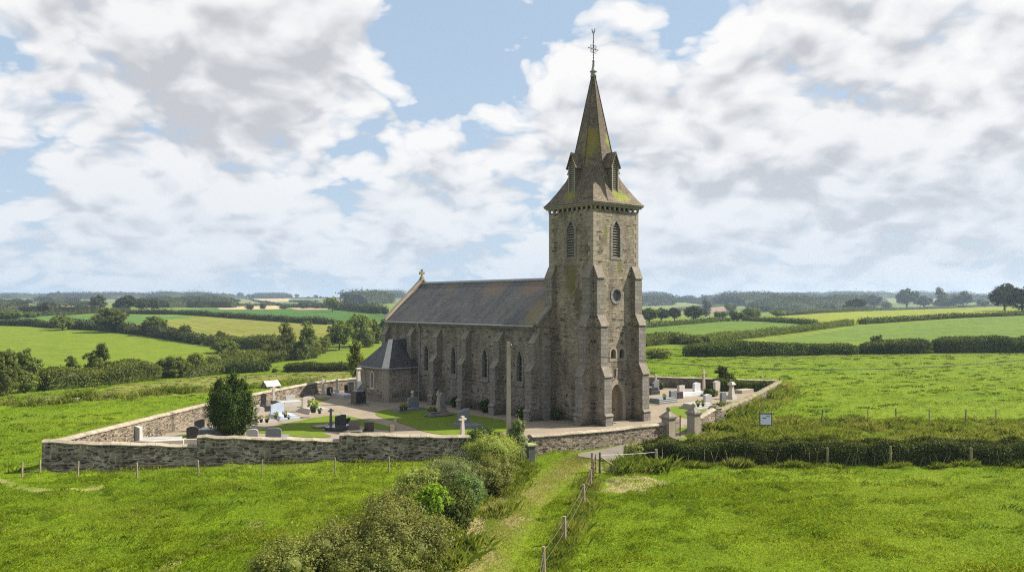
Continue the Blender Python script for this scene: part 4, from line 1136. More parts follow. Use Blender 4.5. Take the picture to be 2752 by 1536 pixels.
tag(m.build('wall_pier', SUNWALL), 'squat rubble pier ending the mossy wall beside the gate', 'wall pier').location = (17.35, 71.0, 0)
bpy.data.objects['wall_pier'].rotation_euler.z = TH

def pillar(x, y, label, ballmat):
    o = thing('gate_pillar', label, 'gate pillar', (x, y, 0), TH, 'gate pillars')
    m = MB(); m.cbox(0, 0, -.3, .74, .74, 1.85); m.build('shaft', QUOIN, o)
    m = MB(); m.cbox(0, 0, 1.552, .86, .86, .1); m.cbox(0, 0, 1.655, 1.0, 1.0, .12); m.frustum(0, 0, 1.778, .92, .92, 2.1, .26, .26); m.build('cap', CAPSTONE, o)
    m = MB(); m.lathe([(.08, 2.1), (.1, 2.14), (.07, 2.18), (.13, 2.22), (.17, 2.3), (.17, 2.36), (.12, 2.44), (.001, 2.48)], 0, 0, 12); m.build('ball', ballmat, o, smooth=True)
pillar(11.9, 63.1, 'left gate pillar with dark ball finial at the end of the low front wall', CAPSTONE)
pillar(14.35, 65.5, 'right gate pillar with pale ball finial beside the open gateway', TANSTONE)
g = thing('iron_gate', 'rusty iron bar gate leaf hung on the left gate pillar', 'gate', (12.25, 63.45, .05), math.atan2(1.0, 1.0))
m = MB()
for zz_ in (.2, 1.05): m.box(.05, -.02, zz_, 1.05, .02, zz_ + .05)
m.build('rail', RUST, g)
m = MB()
for i in range(8): m.tube([(.12 + i * .115, 0, .08), (.12 + i * .115, 0, 1.3), (.12 + i * .115, 0, 1.4)], [.014, .014, .003], 5)
m.build('bars', RUST, g)
m = MB(); m.box(1.05, -.035, 0, 1.12, .035, 1.62); m.build('stile', RUST, g)

# ------------------------------------------------------------------ graves (x = across the grave, y = along it, like the church)
def grave(label, px, py, cat='grave', slab=None, stone=None, dx=0, dy=0, mat=GR_GREY, smat=None, rz=TH, name='grave', group='graves in the churchyard', slabs=None, extra=None, at=None):
    """slab = (x0,y0,x1,y1,h,steps); stone = (w,h,thickness,shape,x,y,z0)"""
    p = PZ(px, py, .03) if at is None else Vector((at[0], at[1], .03))
    o = thing(name, label, cat, (p.x, p.y, .03), rz, group)
    for sb in ([slab] if slab else []) + (slabs or []):
        x0, y0, x1, y1, h, k = sb; m = MB()
        for i in range(k):
            e = .13 * (k - 1 - i); m.box(x0 - e, y0 - e, h * i / k + (.001 if i else -.1), x1 + e, y1 + e, h * (i + 1) / k)
        m.build('slab', smat or mat, o, bevel=.015)
    if stone:
        w_, h, th, shp, sx, sy, z0 = stone; a = w_ / 2; m = MB()
        if shp == 'round': pl = [(-a, 0), (a, 0), (a, h * .78)] + [(a * math.cos(q), h * .78 + h * .22 * math.sin(q)) for q in np.linspace(.25, 2.9, 9)] + [(-a, h * .78)]
        elif shp == 'shoulder': pl = [(-a, 0), (a, 0), (a, h * .82), (a * .8, h * .9)] + [(a * .7 * math.cos(q), h * .9 + h * .1 * math.sin(q)) for q in np.linspace(.3, 2.84, 6)] + [(-a * .8, h * .9), (-a, h * .82)]
        elif shp == 'slant': pl = [(-a, 0), (a, 0), (a, h), (a * .3, h), (-a * .6, h * .85), (-a, h * .78)]
        elif shp == 'peak': pl = [(-a, 0), (a, 0), (a, h * .88), (0, h), (-a, h * .88)]
        else: pl = [(-a, 0), (a, 0), (a, h), (-a, h)]
        m.extrude(pl, (sx, sy + th / 2, z0), X, Z, -Y, th)
        m.build('headstone', mat, o, bevel=.012)
    if extra: extra(o)
    return o

def celtic(o, h, mat, w_=.26, base=.5, ring=.3, bmat=None, x=0, y=0, ringed=True, arm=None, z0=0):
    m = MB(); hc = h - ring - .06; a = arm or ring + .08
    m.frustum(x, y, z0 + .0, base, base * .7, z0 + .28, base * .8, base * .6); m.build('base', bmat or mat, o)
    m = MB(); m.frustum(x, y, z0 + .281, w_ * 1.25, w_ * .8, z0 + hc, w_ * .85, w_ * .62)
    c0 = Vector((x, y + w_ * .3, z0 + hc))
    k = w_ * .42
    m.extrude([(-k, 0.002), (k, 0.002), (k, ring * .75), (a, ring * .72), (a, ring * 1.28), (k, ring * 1.25), (k * 1.2, ring * 2), (-k * 1.2, ring * 2), (-k, ring * 1.25), (-a, ring * 1.28), (-a, ring * .72), (-k, ring * .75)], c0, X, Z, -Y, w_ * .6)
    m.build('cross', mat, o)
    if ringed:
        m = MB(); q = np.linspace(0, 2 * math.pi, 21)
        m.tube([c0 + Vector((ring * .78 * math.cos(t_), -w_ * .3, ring + ring * .78 * math.sin(t_))) for t_ in q], ring * .13, 6); m.build('ring', mat, o)

# left part of the yard
grave('pinkish grey granite grave with arched headstone beside the yew', 690, 1130, slab=(-.75, -2.3, .75, .2, .3, 2), stone=(1.35, .95, .16, 'round', 0, 0, .3), mat=GR_PINK)
grave('bright blue white granite grave with square headstone, near the yew', 748, 1118, slab=(-.85, -2.4, .85, .2, .32, 2), stone=(1.25, .95, .16, 'slant', -.1, 0, .32), mat=GR_BLUE)
grave('stepped pink granite grave with arched headstone and a carved figure panel', 832, 1104, slab=(-.85, -2.0, .95, .3, .42, 3), stone=(1.25, 1.0, .22, 'round', -.15, 0, .42), mat=GR_PINK)
celtic(grave('tall ringed cross of white stone on dark shaft against the left wall', 735, 1090, cat='memorial cross', mat=GR_DARK, slab=(-.5, -.4, .5, .4, .25, 2)), 1.55, PALESTONE, .24, .5, .25, GR_DARK, z0=.25)
grave('black polished tomb with pyramid shaped stele near the left wall', 708, 1098, slab=(-.6, -1.9, .6, .2, .5, 2), stone=(.5, 1.05, .2, 'peak', 0, 0, .5), mat=GR_DARK)
grave('broad stepped grey tomb with low block and no headstone near the left wall', 772, 1088, slab=(-1.0, -1.6, 1.0, .5, .5, 3), stone=(1.0, .45, .25, 'flat', .4, .2, .5), mat=GR_GREY)
grave('small white stone beside the black pyramid tomb', 690, 1104, cat='gravestone', stone=(.5, .6, .14, 'flat', 0, 0, 0), mat=GR_WHITE, name='gravestone')
celtic(grave('tan ringed cross on stepped base, left of the dark heart plaque by the wall', 868, 1069, cat='memorial cross', slab=(-.6, -.8, .6, .4, .25, 2), mat=TANSTONE), 1.65, PALESTONE, .28, .6, .27, TANSTONE, z0=.25)
grave('black heart shaped headstone with pale oval plaques against the wall', 886, 1064, cat='gravestone', name='gravestone', stone=(.7, .85, .14, 'shoulder', 0, 0, .2), slab=(-.5, -.3, .5, .2, .2, 1), mat=GR_DARK,
      extra=lambda o: [MB().lathe([(.001, 0), (.09, .01), (.09, .04), (.001, .05)], 0, 0, 10).build('plaque', GR_WHITE, o).__setattr__('matrix_local', Matrix.Translation((.05, -.1, .45 + .17 * i)) @ Matrix.Rotation(math.pi / 2, 4, 'X')) for i in range(3)])
celtic(grave('tan ringed cross on a long pale slab beside the annex path', 905, 1064, cat='memorial cross', slab=(-.55, -2.6, .75, .3, .4, 1), mat=PALESTONE, smat=GR_GREY), 1.3, PALESTONE, .22, .4, .23, z0=.4)
grave('dark low tomb slab on feet in front of the tan pillar stone', 950, 1060, slab=(-.9, -1.3, .9, .2, .45, 2), mat=GR_DARK)
grave('pale tan pillar stone with broad cap against the back left wall', 942, 1056, cat='gravestone', name='gravestone', stone=(.7, 1.15, .35, 'flat', 0, 0, .1), slab=(-.5, -.3, .5, .3, .1, 1), mat=TANSTONE, extra=lambda o: MB().frustum(0, 0, 1.253, .85, .5, 1.4, .7, .4).build('cap', PALESTONE, o))
grave('slim black upright stone beside the tan pillar stone', 930, 1058, cat='gravestone', name='gravestone', stone=(.35, 1.05, .2, 'flat', 0, 0, 0), mat=GR_DARK)
def calvary(o):
    m = MB(); m.frustum(0, 0, .1, 1.15, 1.15, 1.35, 1.05, 1.05); m.box(-.6, -.6, .75, .6, .6, .8); m.build('pedestal', GR_DARK, o)
    m = MB(); m.frustum(0, 0, 1.351, .85, .85, 1.5, .6, .6); m.frustum(0, 0, 1.501, .55, .55, 2.4, .48, .48); m.build('plinth', GR_MID, o)
    m = MB(); m.frustum(0, 0, 2.401, .36, .36, 3.6, .28, .28); m.frustum(0, 0, 3.6, .5, .5, 3.72, .42, .42); m.build('column', PALESTONE, o)
grave('tall calvary column of pale stone on a black drum beside the annex', 963, 1086, cat='monument', name='calvary_column', slab=(-.75, -.75, .75, .75, .12, 1), mat=CAPSTONE, extra=calvary)
celtic(grave('dark stone cross on square base on the lawn kerb', 889, 1146, cat='memorial cross', slab=(-1.5, -.6, .5, .5, .18, 1), mat=GR_BROWN), 1.4, GR_BROWN, .18, .4, .18, ringed=True)
grave('black slanted headstone in the middle of the lawn graves', 906, 1148, slab=(-.2, -2.0, 1.3, .2, .3, 1), stone=(.95, .8, .14, 'slant', .3, 0, .3), mat=GR_DARK, rz=TH - .9)
celtic(grave('small white cross behind the black slanted headstone', 918, 1130, cat='memorial cross', mat=PALESTONE), 0.75, PALESTONE, .12, .22, .12, ringed=False)
grave('small black block stone behind the lawn graves, left of its twin', 922, 1140, cat='gravestone', name='gravestone', stone=(.5, .5, .2, 'flat', 0, 0, 0), mat=GR_DARK)
grave('small black tilted block stone on the lawn, right of its twin', 934, 1137, cat='gravestone', name='gravestone', stone=(.5, .5, .2, 'slant', 0, 0, 0), mat=GR_DARK, rz=TH - .5)
grave('brown granite round shouldered headstone just above the wall top', 945, 1158, slab=(-.2, -1.3, 1.0, .15, .2, 1), stone=(.85, .7, .16, 'round', .2, 0, .2), mat=GR_BROWN, rz=TH - .7)
grave('black square headstone tilted behind the high wall section', 992, 1158, cat='gravestone', name='gravestone', stone=(.75, .75, .16, 'flat', 0, 0, 0), mat=GR_DARK, rz=TH - .8)
grave('small dark round topped stone behind the high wall section', 1053, 1160, cat='gravestone', name='gravestone', stone=(.4, .6, .16, 'round', 0, 0, 0), mat=GR_BROWN)
grave('thin pale upright stone behind the high wall section', 1062, 1155, cat='gravestone', name='gravestone', stone=(.22, 1.05, .16, 'round', 0, 0, 0), mat=TANSTONE)
def roundel(o):
    m = MB(); m.frustum(.1, 0, 1.2, .16, .14, 1.55, .1, .1); m.build('finial_stem', PALESTONE, o)
    m = MB(); m.lathe([(.001, 1.5), (.13, 1.56), (.17, 1.68), (.12, 1.79), (.001, 1.83)], .1, 0, 10); m.build('finial', PALESTONE, o)
grave('grey arched headstone with round finial in the shade by the annex', 1106, 1100, slab=(-1.9, -.9, .9, .5, .25, 2), stone=(1.25, .98, .2, 'round', .2, 0, .25), mat=GR_MID, extra=roundel)
def grotto(o):
    lob = [(0, 0, .15, 1.9, 1.3, .42), (.5, .2, .5, .8, .7, .55), (-.9, -.1, .2, .7, .6, .4), (.75, .3, .8, .55, .45, .7)]
    v, f_ = ico_core(lob, 1.0); m = MB(); m.add([tuple(p) for p in v], [tuple(q) for q in f_]); m.build('rock_base', ROCK, o)
    m = MB(); m.extrude([(-.35, 0), (.45, 0), (.38, 1.5), (.25, 2.0), (.0, 2.2), (-.2, 1.9)], (.55, .3, .7), X, Z, -Y, .28); m.build('stele', GR_MID, o)
    m = MB(); m.frustum(-.05, -.05, .6, .45, .4, 1.6, .3, .28); m.frustum(-.05, -.05, 1.6, .3, .28, 2.6, .17, .16); m.box(-.3, -.13, 2.602, .2, .04, 2.8); m.frustum(-.05, -.05, 2.802, .17, .16, 3.2, .14, .13); m.build('rough_cross', TANSTONE, o)
    m = MB(); m.box(-1.3, -.7, .5, .1, .1, .58); m.build('ledge', GR_MID, o)
    P, N, T_ = lobe_points([(-.75, .1, .75, .45, .4, .35)], 700, .3); leaves('planting', P, N, rng.uniform(.07, .14, len(P)), T_, L_HEDGE, o)
grave('rough rock grotto monument with leaning cross and grey stele in front of the nave', 1178, 1116, cat='monument', name='grotto_monument', extra=grotto).scale = (.82, .82, .72)
grave('slate grey tall headstone with stepped slab on the shaded lawn', 1243, 1142, slab=(-.8, -2.1, .7, .25, .25, 2), stone=(1.15, 1.15, .2, 'slant', .1, 0, .25), mat=GR_MID)
celtic(grave('white stone ringed cross standing just behind the front wall', 1243, 1176, cat='memorial cross', mat=PALESTONE), 1.5, PALESTONE, .26, .45, .25)
grave('pale low rounded headstone behind the wall under the yew', 678, 1178, cat='gravestone', name='gravestone', stone=(.85, .75, .25, 'round', 0, 0, 0), mat=GR_GREY, rz=.2)
grave('blue grey arched headstone peeping over the low wall right of the yew', 735, 1186, slab=(-.9, -.2, .9, 1.6, .3, 1), stone=(1.15, .95, .15, 'round', 0, 0, .1), mat=GR_MID, rz=.1)
grave('tall grey peaked headstone with a step beside the left wall', 367, 1192, slab=(-.3, -.3, 1.9, .4, .28, 1), stone=(.75, 1.05, .35, 'peak', 0, 0, .28), mat=GR_GREY, rz=-.2)
grave('long low grey slab with small block, right of the tall peaked headstone', 420, 1186, slab=(-1.6, -.7, 1.8, .5, .3, 1), stone=(.5, .35, .3, 'round', -1.2, 0, .3), mat=GR_GREY, rz=.25)
grave('small open box kerb of pale stone near the low wall step', 455, 1195, slab=(-1.1, -.5, 1.0, .3, .4, 1), mat=PALESTONE, rz=.3)
grave('black round topped headstone on a pale block by the low wall step', 514, 1190, cat='gravestone', name='gravestone', slab=(-.55, -.4, .65, .4, .35, 1), stone=(.85, .9, .25, 'round', .1, 0, .35), mat=GR_DARK, smat=PALESTONE, rz=.2)
grave('dark slab grave with rounded side stone in the shadow of the yew', 597, 1166, slab=(-1.6, -.9, .4, .5, .5, 1), stone=(.55, 1.25, .4, 'round', .5, -.2, 0), mat=GR_MID, rz=.1)
grave('dark weathered stone leaning at the foot of the left wall', 536, 1150, cat='gravestone', name='gravestone', stone=(.8, .75, .3, 'slant', 0, 0, 0), mat=GR_DARK, rz=.4)
grave('small dark pointed stone beside the tall peaked headstone', 348, 1188, cat='gravestone', name='gravestone', stone=(.6, .5, .25, 'slant', 0, 0, 0), mat=GR_DARK, rz=.3)
# right part of the yard
grave('grey tall headstone with black ledger beside the tower, right yard', 1762, 1056, slab=(-1.7, -.8, -.45, .6, .8, 2), stone=(.95, 1.5, .3, 'slant', 0, 0, 0), mat=GR_MID, smat=GR_DARK)
celtic(grave('small tan cross behind the grey headstone beside the tower', 1762, 1046, cat='memorial cross', mat=TANSTONE), 1.75, TANSTONE, .26, .5, .17, ringed=False)
grave('dark stepped grave with broad grey headstone at its right end', 1803, 1078, slab=(-2.6, -.65, -.2, .65, .5, 3), stone=(1.0, 1.12, .3, 'flat', .35, 0, .0), mat=GR_MID)
grave('black low block between the dark stepped grave and the pale headstone', 1822, 1070, cat='gravestone', name='gravestone', slab=(-.45, -.35, .45, .35, .75, 1), mat=GR_DARK)
grave('pale pink square headstone behind the black block', 1830, 1063, cat='gravestone', name='gravestone', stone=(.95, 1.05, .35, 'flat', 0, 0, .1), slab=(-.6, -.4, .6, .4, .1, 1), mat=GR_PINK)
grave('bright white grave with peaked headstone and long stepped slab', 1872, 1060, slab=(-3.2, -.7, .55, .7, .4, 2), stone=(1.05, 1.0, .3, 'peak', 0, 0, .4), mat=GR_WHITE)
celtic(grave('tall plain brown stone cross in front of the dark back wall', 1891, 1050, cat='memorial cross', mat=TANSTONE), 2.25, TANSTONE, .32, .5, .24, ringed=False, arm=.38)
grave('light grey stepped grave with peaked headstone and flowers near the mossy wall', 1897, 1093, slab=(-2.6, -.75, -.25, .75, .5, 3), stone=(1.0, 1.2, .3, 'peak', .25, 0, .1), mat=GR_GREY)
grave('slim dark grey round topped headstone beside the mossy wall', 1943, 1085, cat='gravestone', name='gravestone', stone=(.75, 1.25, .3, 'round', 0, 0, 0), mat=GR_MID)
def lantern(o):
    m = MB(); m.frustum(0, 0, .0, .95, .95, .4, .85, .85); m.frustum(0, 0, .401, .6, .6, 1.6, .36, .36); m.build('shaft', PALESTONE, o)
    m = MB(); m.frustum(0, 0, 1.601, .5, .5, 1.75, .75, .75); m.frustum(0, 0, 1.751, .8, .8, 2.1, .35, .35); m.build('cap', PALESTONE, o)
grave('white tapered monument with lantern cap in front of the dark ivy', 1966, 1071, cat='monument', name='monument', extra=lantern).scale = (.9, .9, .88)
grave('pale small round headstone near the far corner of the mossy wall', 2034, 1046, cat='gravestone', name='gravestone', stone=(.65, .95, .35, 'round', 0, 0, 0), mat=PALESTONE)
celtic(grave('thin weathered cross at the far corner of the graveyard', 2049, 1042, cat='memorial cross', mat=TANSTONE), 1.45, TANSTONE, .18, .3, .12, ringed=False)
grave('low flat tan tomb between the ivy and the mossy wall', 2000, 1054, slab=(-1.3, -.6, 1.0, .5, .38, 1), mat=TANSTONE)
grave('pale gabled stele half hidden behind the graveyard shrub', 1926, 1052, cat='gravestone', name='gravestone', stone=(.9, 1.3, .35, 'peak', 0, 0, 0), mat=PALESTONE)

# pots of flowers on the graves
def pot(label, px, py, z, s=1.0, fl=True, gcol=None):
    p = PZ(px, py, z); o = thing('flower_pot', label, 'flower pot', tuple(p), random.uniform(0, 6), 'flower pots on the graves')
    MB().lathe([(.07 * s, 0), (.11 * s, .16 * s), (.12 * s, .18 * s), (.09 * s, .17 * s)], 0, 0, 8).build('pot', GR_DARK if gcol is None else gcol, o)
    P, N, T_ = lobe_points([(0, 0, .27 * s, .16 * s, .16 * s, .14 * s)], 160, .3)
    leaves('planting', P, N, rng.uniform(.05, .09, len(P)) * s, T_, L_BRIGHT if fl is True else L_HEDGE, o)
    if fl:
        P, N, T_ = lobe_points([(0, 0, .32 * s, .15 * s, .15 * s, .1 * s)], 30, .2)
        leaves('blooms', P, N, np.full(len(P), .06) * s, T_, FLOWER, o)
pot('large leafy bush of flowers against the carved panel headstone', 842, 1108, .45, 3.0)
pot('dark vase on the right of the stepped pink grave', 859, 1111, .45, 1.4, None)
pot('dark flower pot at the foot of the arched pinkish headstone', 689, 1133, .33, 1.3, None)
pot('flower pot in the middle of the pinkish slab beside the yew', 702, 1134, .33, 1.4)
pot('flower pot at the right edge of the pinkish slab beside the yew', 717, 1135, .33, 1.4)
pot('tall flower pot right of the blue white headstone', 767, 1121, .36, 1.5)
pot('flower pot at the left of the blue white headstone', 741, 1124, .36, 1.4)
pot('small dark pot alone on the blue white slab', 776, 1126, .36, .9, None)
pot('flower pot on the shaded grave by the annex', 1090, 1102, .3, 1.8)
pot('second flower pot at the left end of the shaded grave by the annex', 1079, 1101, .3, 1.6)
pot('flower pot on the left of the light grey stepped grave', 1876, 1092, .55, 1.5)
pot('flower pot close to the headstone of the light grey stepped grave', 1889, 1091, .55, 1.5)
pot('flower pot on the dark stepped grave by the tower', 1786, 1074, .55, 1.5)

# ------------------------------------------------------------------ small things around the yard
p = Vector((-.22, 54.6, 0)); pole = thing('utility_pole', 'tall tapered concrete utility pole rising from the bushes in front of the nave', 'utility pole', tuple(p), .25)
m = MB(); m.frustum(0, 0, -.5, .31, .27, 7.8, .2, .18); m.build('post', CONCRETE, pole)
m = MB(); m.lathe([(.03, 7.45), (.06, 7.5), (.06, 7.6), (.03, 7.64)], .14, -.05, 8); m.build('insulator', GR_DARK, pole)
a, b = Vector((-.05, 54.6, 7.6)), Vector((47, 58, 8.0)); pts = []
for i in range(41):
    f_ = i / 40; q = a.lerp(b, f_); q.z -= 4 * 1.95 * f_ * (1 - f_); pts.append(q)
m = MB(); m.tube(pts, .022, 5); tag(m.build('overhead_cable', CABLE), 'thin dark sagging cable running right from the concrete pole', 'cable', kind='thing')
o = thing('waste_bin', 'dark grey box shaped bin with pale mossy lid beside the low wall', 'bin', tuple(PZ(1424, 1238)), .5)
m = MB(); m.frustum(0, 0, -.1, .5, .52, 1.02, .58, .6); m.build('body', BINM, o, bevel=.03)
m = MB(); m.cbox(0, 0, 1.022, .72, .72, .09); m.frustum(0, 0, 1.113, .7, .7, 1.16, .55, .55); m.build('lid', LIDM, o)

o = thing('information_board', 'white information board on two dark posts in the rough grass', 'sign', tuple(G(2058, 1163)), -.12)
m = MB(); m.tube([(-.46, 0, .55), (-.46, 0, 1.78)], .05, 7); m.build('post', POSTD, o)
m = MB(); m.tube([(.46, 0, .55), (.46, 0, 1.68)], .05, 7); m.build('post', POSTD, o)
m = MB(); m.tube([(0, 0, -.2), (0, 0, .66)], .025, 6); m.build('leg', POSTW, o)
m = MB(); m.box(-.45, -.03, .62, .45, .03, .68); m.box(-.45, -.03, 1.5, .45, .03, 1.6); m.build('frame', POSTD, o)
m = MB(); m.box(-.42, -.02, .682, .42, .01, 1.498); sp_ = m.build('panel', SIGNP, o)
m = MB()
for (x0, z0, w_, h) in ((.02, 1.36, .3, .055), (.1, 1.29, .05, .035), (.2, 1.28, .08, .03), (-.3, 1.35, .03, .03), (-.26, 1.17, .3, .08)):
    m.box(x0, -.026, z0, x0 + w_, -.021, z0 + h)
m.build('lettering', INK, sp_)

def stake(o, p, h, r=.05, lean=(0, 0), mat=POSTW, name='post'):
    m = MB(); x, y, z = p
    m.tube([(x, y, z - .3), (x + lean[0] * .5, y + lean[1] * .5, z + h * .5), (x + lean[0], y + lean[1], z + h)], [r * 1.05, r, r * .92], 7)
    return m.build(name, mat, o)
def fence(name, label, pxs, h, wires=(.9, .5), r=.05, mat=POSTW, lean=.06, cat='fence', wr=.004, hs=None, closed=False):
    P_ = [G(*q) for q in pxs]; o = thing(name, label, cat, tuple(P_[0]), 0, None); tops = []
    for i, q in enumerate(P_):
        l = (random.uniform(-lean, lean), random.uniform(-lean, lean)); q = q - P_[0]; hh = hs[i] if hs else h * random.uniform(.92, 1.06)
        stake(o, q, hh, r * random.uniform(.85, 1.2), l, mat); tops.append((q, l, hh))
    for wz in wires:
        m = MB(); pts = []
        for (a, la, ha), (b, lb, hb) in zip(tops[:-1], tops[1:]):
            for k in range(5):
                f_ = k / 5; q = Vector(a).lerp(Vector(b), f_); q.z += wz * h - .05 * 4 * f_ * (1 - f_); pts.append(q)
        q = Vector(tops[-1][0]); q.z += wz * h; pts.append(q)
        m.tube(pts, wr, 4); m.build('wire', WIREM, o)
    return o
fence('wire_fence', 'row of weathered posts and slack wire standing in the meadow before the long grey wall', [(59, 1285), (109, 1277), (209, 1285), (369, 1288), (534, 1281), (704, 1276), (901, 1272), (1045, 1272), (1180, 1275)], 1.0, (.85, .45))
fence('wire_fence', 'distant thin fence of small posts in pale grass beyond the left wall', [(35, 1090), (77, 1087), (121, 1083), (196, 1077), (258, 1074), (291, 1072), (365, 1070), (412, 1064), (472, 1058), (500, 1057), (552, 1055), (650, 1048), (706, 1042), (776, 1036), (822, 1029), (853, 1025)], .95, (.9,), .04, POSTD)
fn = fence('wire_fence', 'sunlit wooden posts with two wires along the right edge of the grass track', [(1445, 1640), (1462, 1547), (1517, 1459), (1569, 1357), (1587, 1310), (1592, 1268)], 1.15, (.85, .45), .075, POSTW, .03, wr=.005)
a, b = G(1601, 1270), G(1590, 1309); fo = fn.location
o = thing('field_gate', 'narrow rusty wire hurdle gate at the end of the track fence', 'gate', tuple(a), math.atan2((b - a).y, (b - a).x))
L_ = (b - a).length; m = MB()
for x in (.05, L_ * .5, L_ - .15): m.tube([(x, 0, 0), (x, 0, 1.15)], .03, 6)
for zz_ in (.2, .5, .8, 1.1): m.tube([(.05, 0, zz_), (L_ - .15, 0, zz_)], .02, 5)
m.tube([(.05, 0, .2), (L_ - .15, 0, 1.1)], .02, 5); m.build('hurdle', RUST, o)
o = thing('corner_post', 'stout leaning fence corner post with a long diagonal brace beside the hurdle gate', 'fence post', tuple(a + Vector((.25, .1, 0))))
stake(o, (0, 0, 0), 1.25, .075, (.02, 0), POSTD)
e = G(1672, 1274) - a; m = MB(); m.tube([(.05, -.02, .95), (e.x, e.y, .02)], [.06, .05], 7); m.build('brace', POSTW, o)
a = G(1763, 1255); o = thing('fence_post', 'upright pale post with white tape at the left end of the clipped hedge', 'fence post', tuple(a)); stake(o, (0, 0, 0), 1.15, .09, (0, 0), POSTW)
q0 = G(1601, 1270) + Vector((.25, .1, 1.08)); q1 = a + Vector((0, -.05, .98)); m = MB()
pts = [q0.lerp(q1, i / 8) - Vector((0, 0, .04 * 4 * i / 8 * (1 - i / 8))) for i in range(9)]; m.tube(pts, .010, 5)
tag(m.build('barrier_tape', TAPE), 'white tape strung between the corner post and the hedge post', 'tape', kind='thing')
for i, (px, py) in enumerate(((2207, 1137), (2333, 1137), (2408, 1135), (2498, 1137), (2595, 1138), (2677, 1136))):
    q = G(px, py); o = thing('fence_post', ['dark leaning post in rough grass, nearest to the white board', 'thin dark post in rough grass, second from the white board', 'bleached post in a grass tuft, third from the white board', 'dark straight post in rough grass, fourth from the white board', 'thick short post by a grass tuft, fifth from the white board', 'slim post in rough grass farthest from the white board'][i], 'fence post', tuple(q), 0, 'posts in the rough grass strip')
    stake(o, (0, 0, 0), 1.25, .055, (.14 if i == 0 else random.uniform(-.04, .04), 0), POSTD if i % 2 == 0 else POSTW)
for (px, py, hh, lb) in ((1991, 1128, 1.2, 'lone dark post on the grass bank between the mossy wall and the white board'), (2095, 1046, 1.5, 'dark post touching the far end of the mossy wall'), (1399, 1258, 1.15, 'slim wooden post beside the tall bushes near the bin')):
    q = G(px, py); o = thing('fence_post', lb, 'fence post', tuple(q)); stake(o, (0, 0, 0), hh, .06, (.03, 0), POSTD)
for (p0, p1, lb) in (((1880, 1166), (1927, 1170), 'straight sawn beam lying on the lane beside the right gate pillar'), ((1905, 1152), (1930, 1166), 'shorter beam slanting down the grass bank beside the right gate pillar'), ((1924, 1129), (1952, 1112), 'thin pale pole leaning on the grass bank by the mossy wall')):
    a, b = G(*p0), G(*p1); m = MB(); m.tube([a + Vector((0, 0, .12 if p0[0] != 1924 else .15)), b + Vector((0, 0, .12 if p0[0] != 1924 else .9))], .13 if p0[0] != 1924 else .06, 4)
    tag(m.build('beam', POSTW), lb, 'timber', kind='thing')
q = G(727, 1043); o = thing('animal_shelter', 'small white gabled animal shelter in the field beyond the left wall', 'shelter', tuple(q), .8)
m = MB(); m.extrude([(-.7, 0), (.7, 0), (.7, .45), (0, .95), (-.7, .45)], (-.9, .0, -.05), Y, Z, X, 1.8); m.build('body', POSTD, o)
m = MB(); m.extrude([(-.85, .38), (-.82, .32), (0, .93), (.82, .32), (.85, .38), (0, 1.03)], (-.95, 0, -.05), Y, Z, X, 1.95); m.build('roof', WHITEP, o)
q = G(197, 1079); o = tag(MB().frustum(0, 0, -.05, 1.0, .6, .42, 1.1, .65).build('water_trough', PALESTONE), 'pale stone water trough by the distant fence', 'trough', kind='thing'); o.location = q

# ------------------------------------------------------------------ near bushes
SG = 'wild bushes along the grass track'
def shrub(label, px, py, hpx, wpx, mat, n=6000, leaf=.1, seed=1, name='shrub', group=None, kind='bush', depth=1.0, cat='shrub', core=.66, at=None, clump=.34, nclump=30, sprigs=0, lob=None):
    if group == SG: hpx *= 1.22 if py > 1350 else 1.08; wpx *= 1.3; px -= 16 if py > 1380 else 6; n = int(n * 1.8)
    g = G(px, py) if at is None else Vector(at)
    d = g.y; h = hpx * d / F; wd = wpx * d / F
    o = thing(name, label, cat, tuple(g), 0, group)
    L_ = lob or rand_lobes(kind, {'round': 9, 'tall': 7, 'bush': 7}[kind], seed)
    L_ = [(l[0] * wd, l[1] * wd * depth, l[2] * h, l[3] * wd, l[4] * wd * depth, l[5] * h) for l in L_]
    P, N, T_ = lobe_points(L_, n, clump, nclump)
    if sprigs:
        k = rng.integers(0, len(P), sprigs); top = P[k]; q = rng.uniform(.1, .55, (sprigs, 1)) * np.array([[.3, .3, 1.0]]) * rng.normal(1, .3, (sprigs, 3))
        ext = np.concatenate([top + q * f_ for f_ in (.3, .6, 1.0)]); sel = ext[:, 2] > h * .45; ext = ext[sel]
        P = np.concatenate([P, ext]); N = np.concatenate([N, rng.normal(size=ext.shape)]); T_ = np.concatenate([T_, rng.uniform(.5, 1, len(ext))])
    ok = P[:, 2] > -.1; P, N, T_ = P[ok], N[ok], T_[ok]
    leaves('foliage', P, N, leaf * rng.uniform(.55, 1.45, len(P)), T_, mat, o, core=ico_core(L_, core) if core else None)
    m = MB()
    for i in range(4): m.tube([(0, 0, -.1), (random.uniform(-.12, .12) * wd, random.uniform(-.12, .12) * wd, h * .3), (random.uniform(-.3, .3) * wd, random.uniform(-.2, .2) * wd, h * .75)], [.05, .035, .012], 5)
    m.build('stems', BARK, o)
    return o
SG = 'wild bushes along the grass track'
shrub('yellow green sprawling bush at the bottom edge, left end of the track bushes', 790, 1580, 120, 190, L_YEL, 7500, .085, 3, group=SG, sprigs=250)
shrub('olive bush between the yellow green one and the big brown olive bush', 905, 1560, 130, 170, L_OLIVE, 6000, .08, 4, group=SG, sprigs=150)
shrub('biggest brownish olive bush with pale tips at the bottom of the track', 1065, 1548, 190, 290, L_OLIVE, 15000, .085, 5, group=SG, sprigs=500, nclump=60, clump=.24)
shrub('yellowish low bush in front of the biggest olive bush at the frame bottom', 1010, 1600, 120, 260, L_SCRUB, 8000, .085, 6, group=SG, sprigs=200)
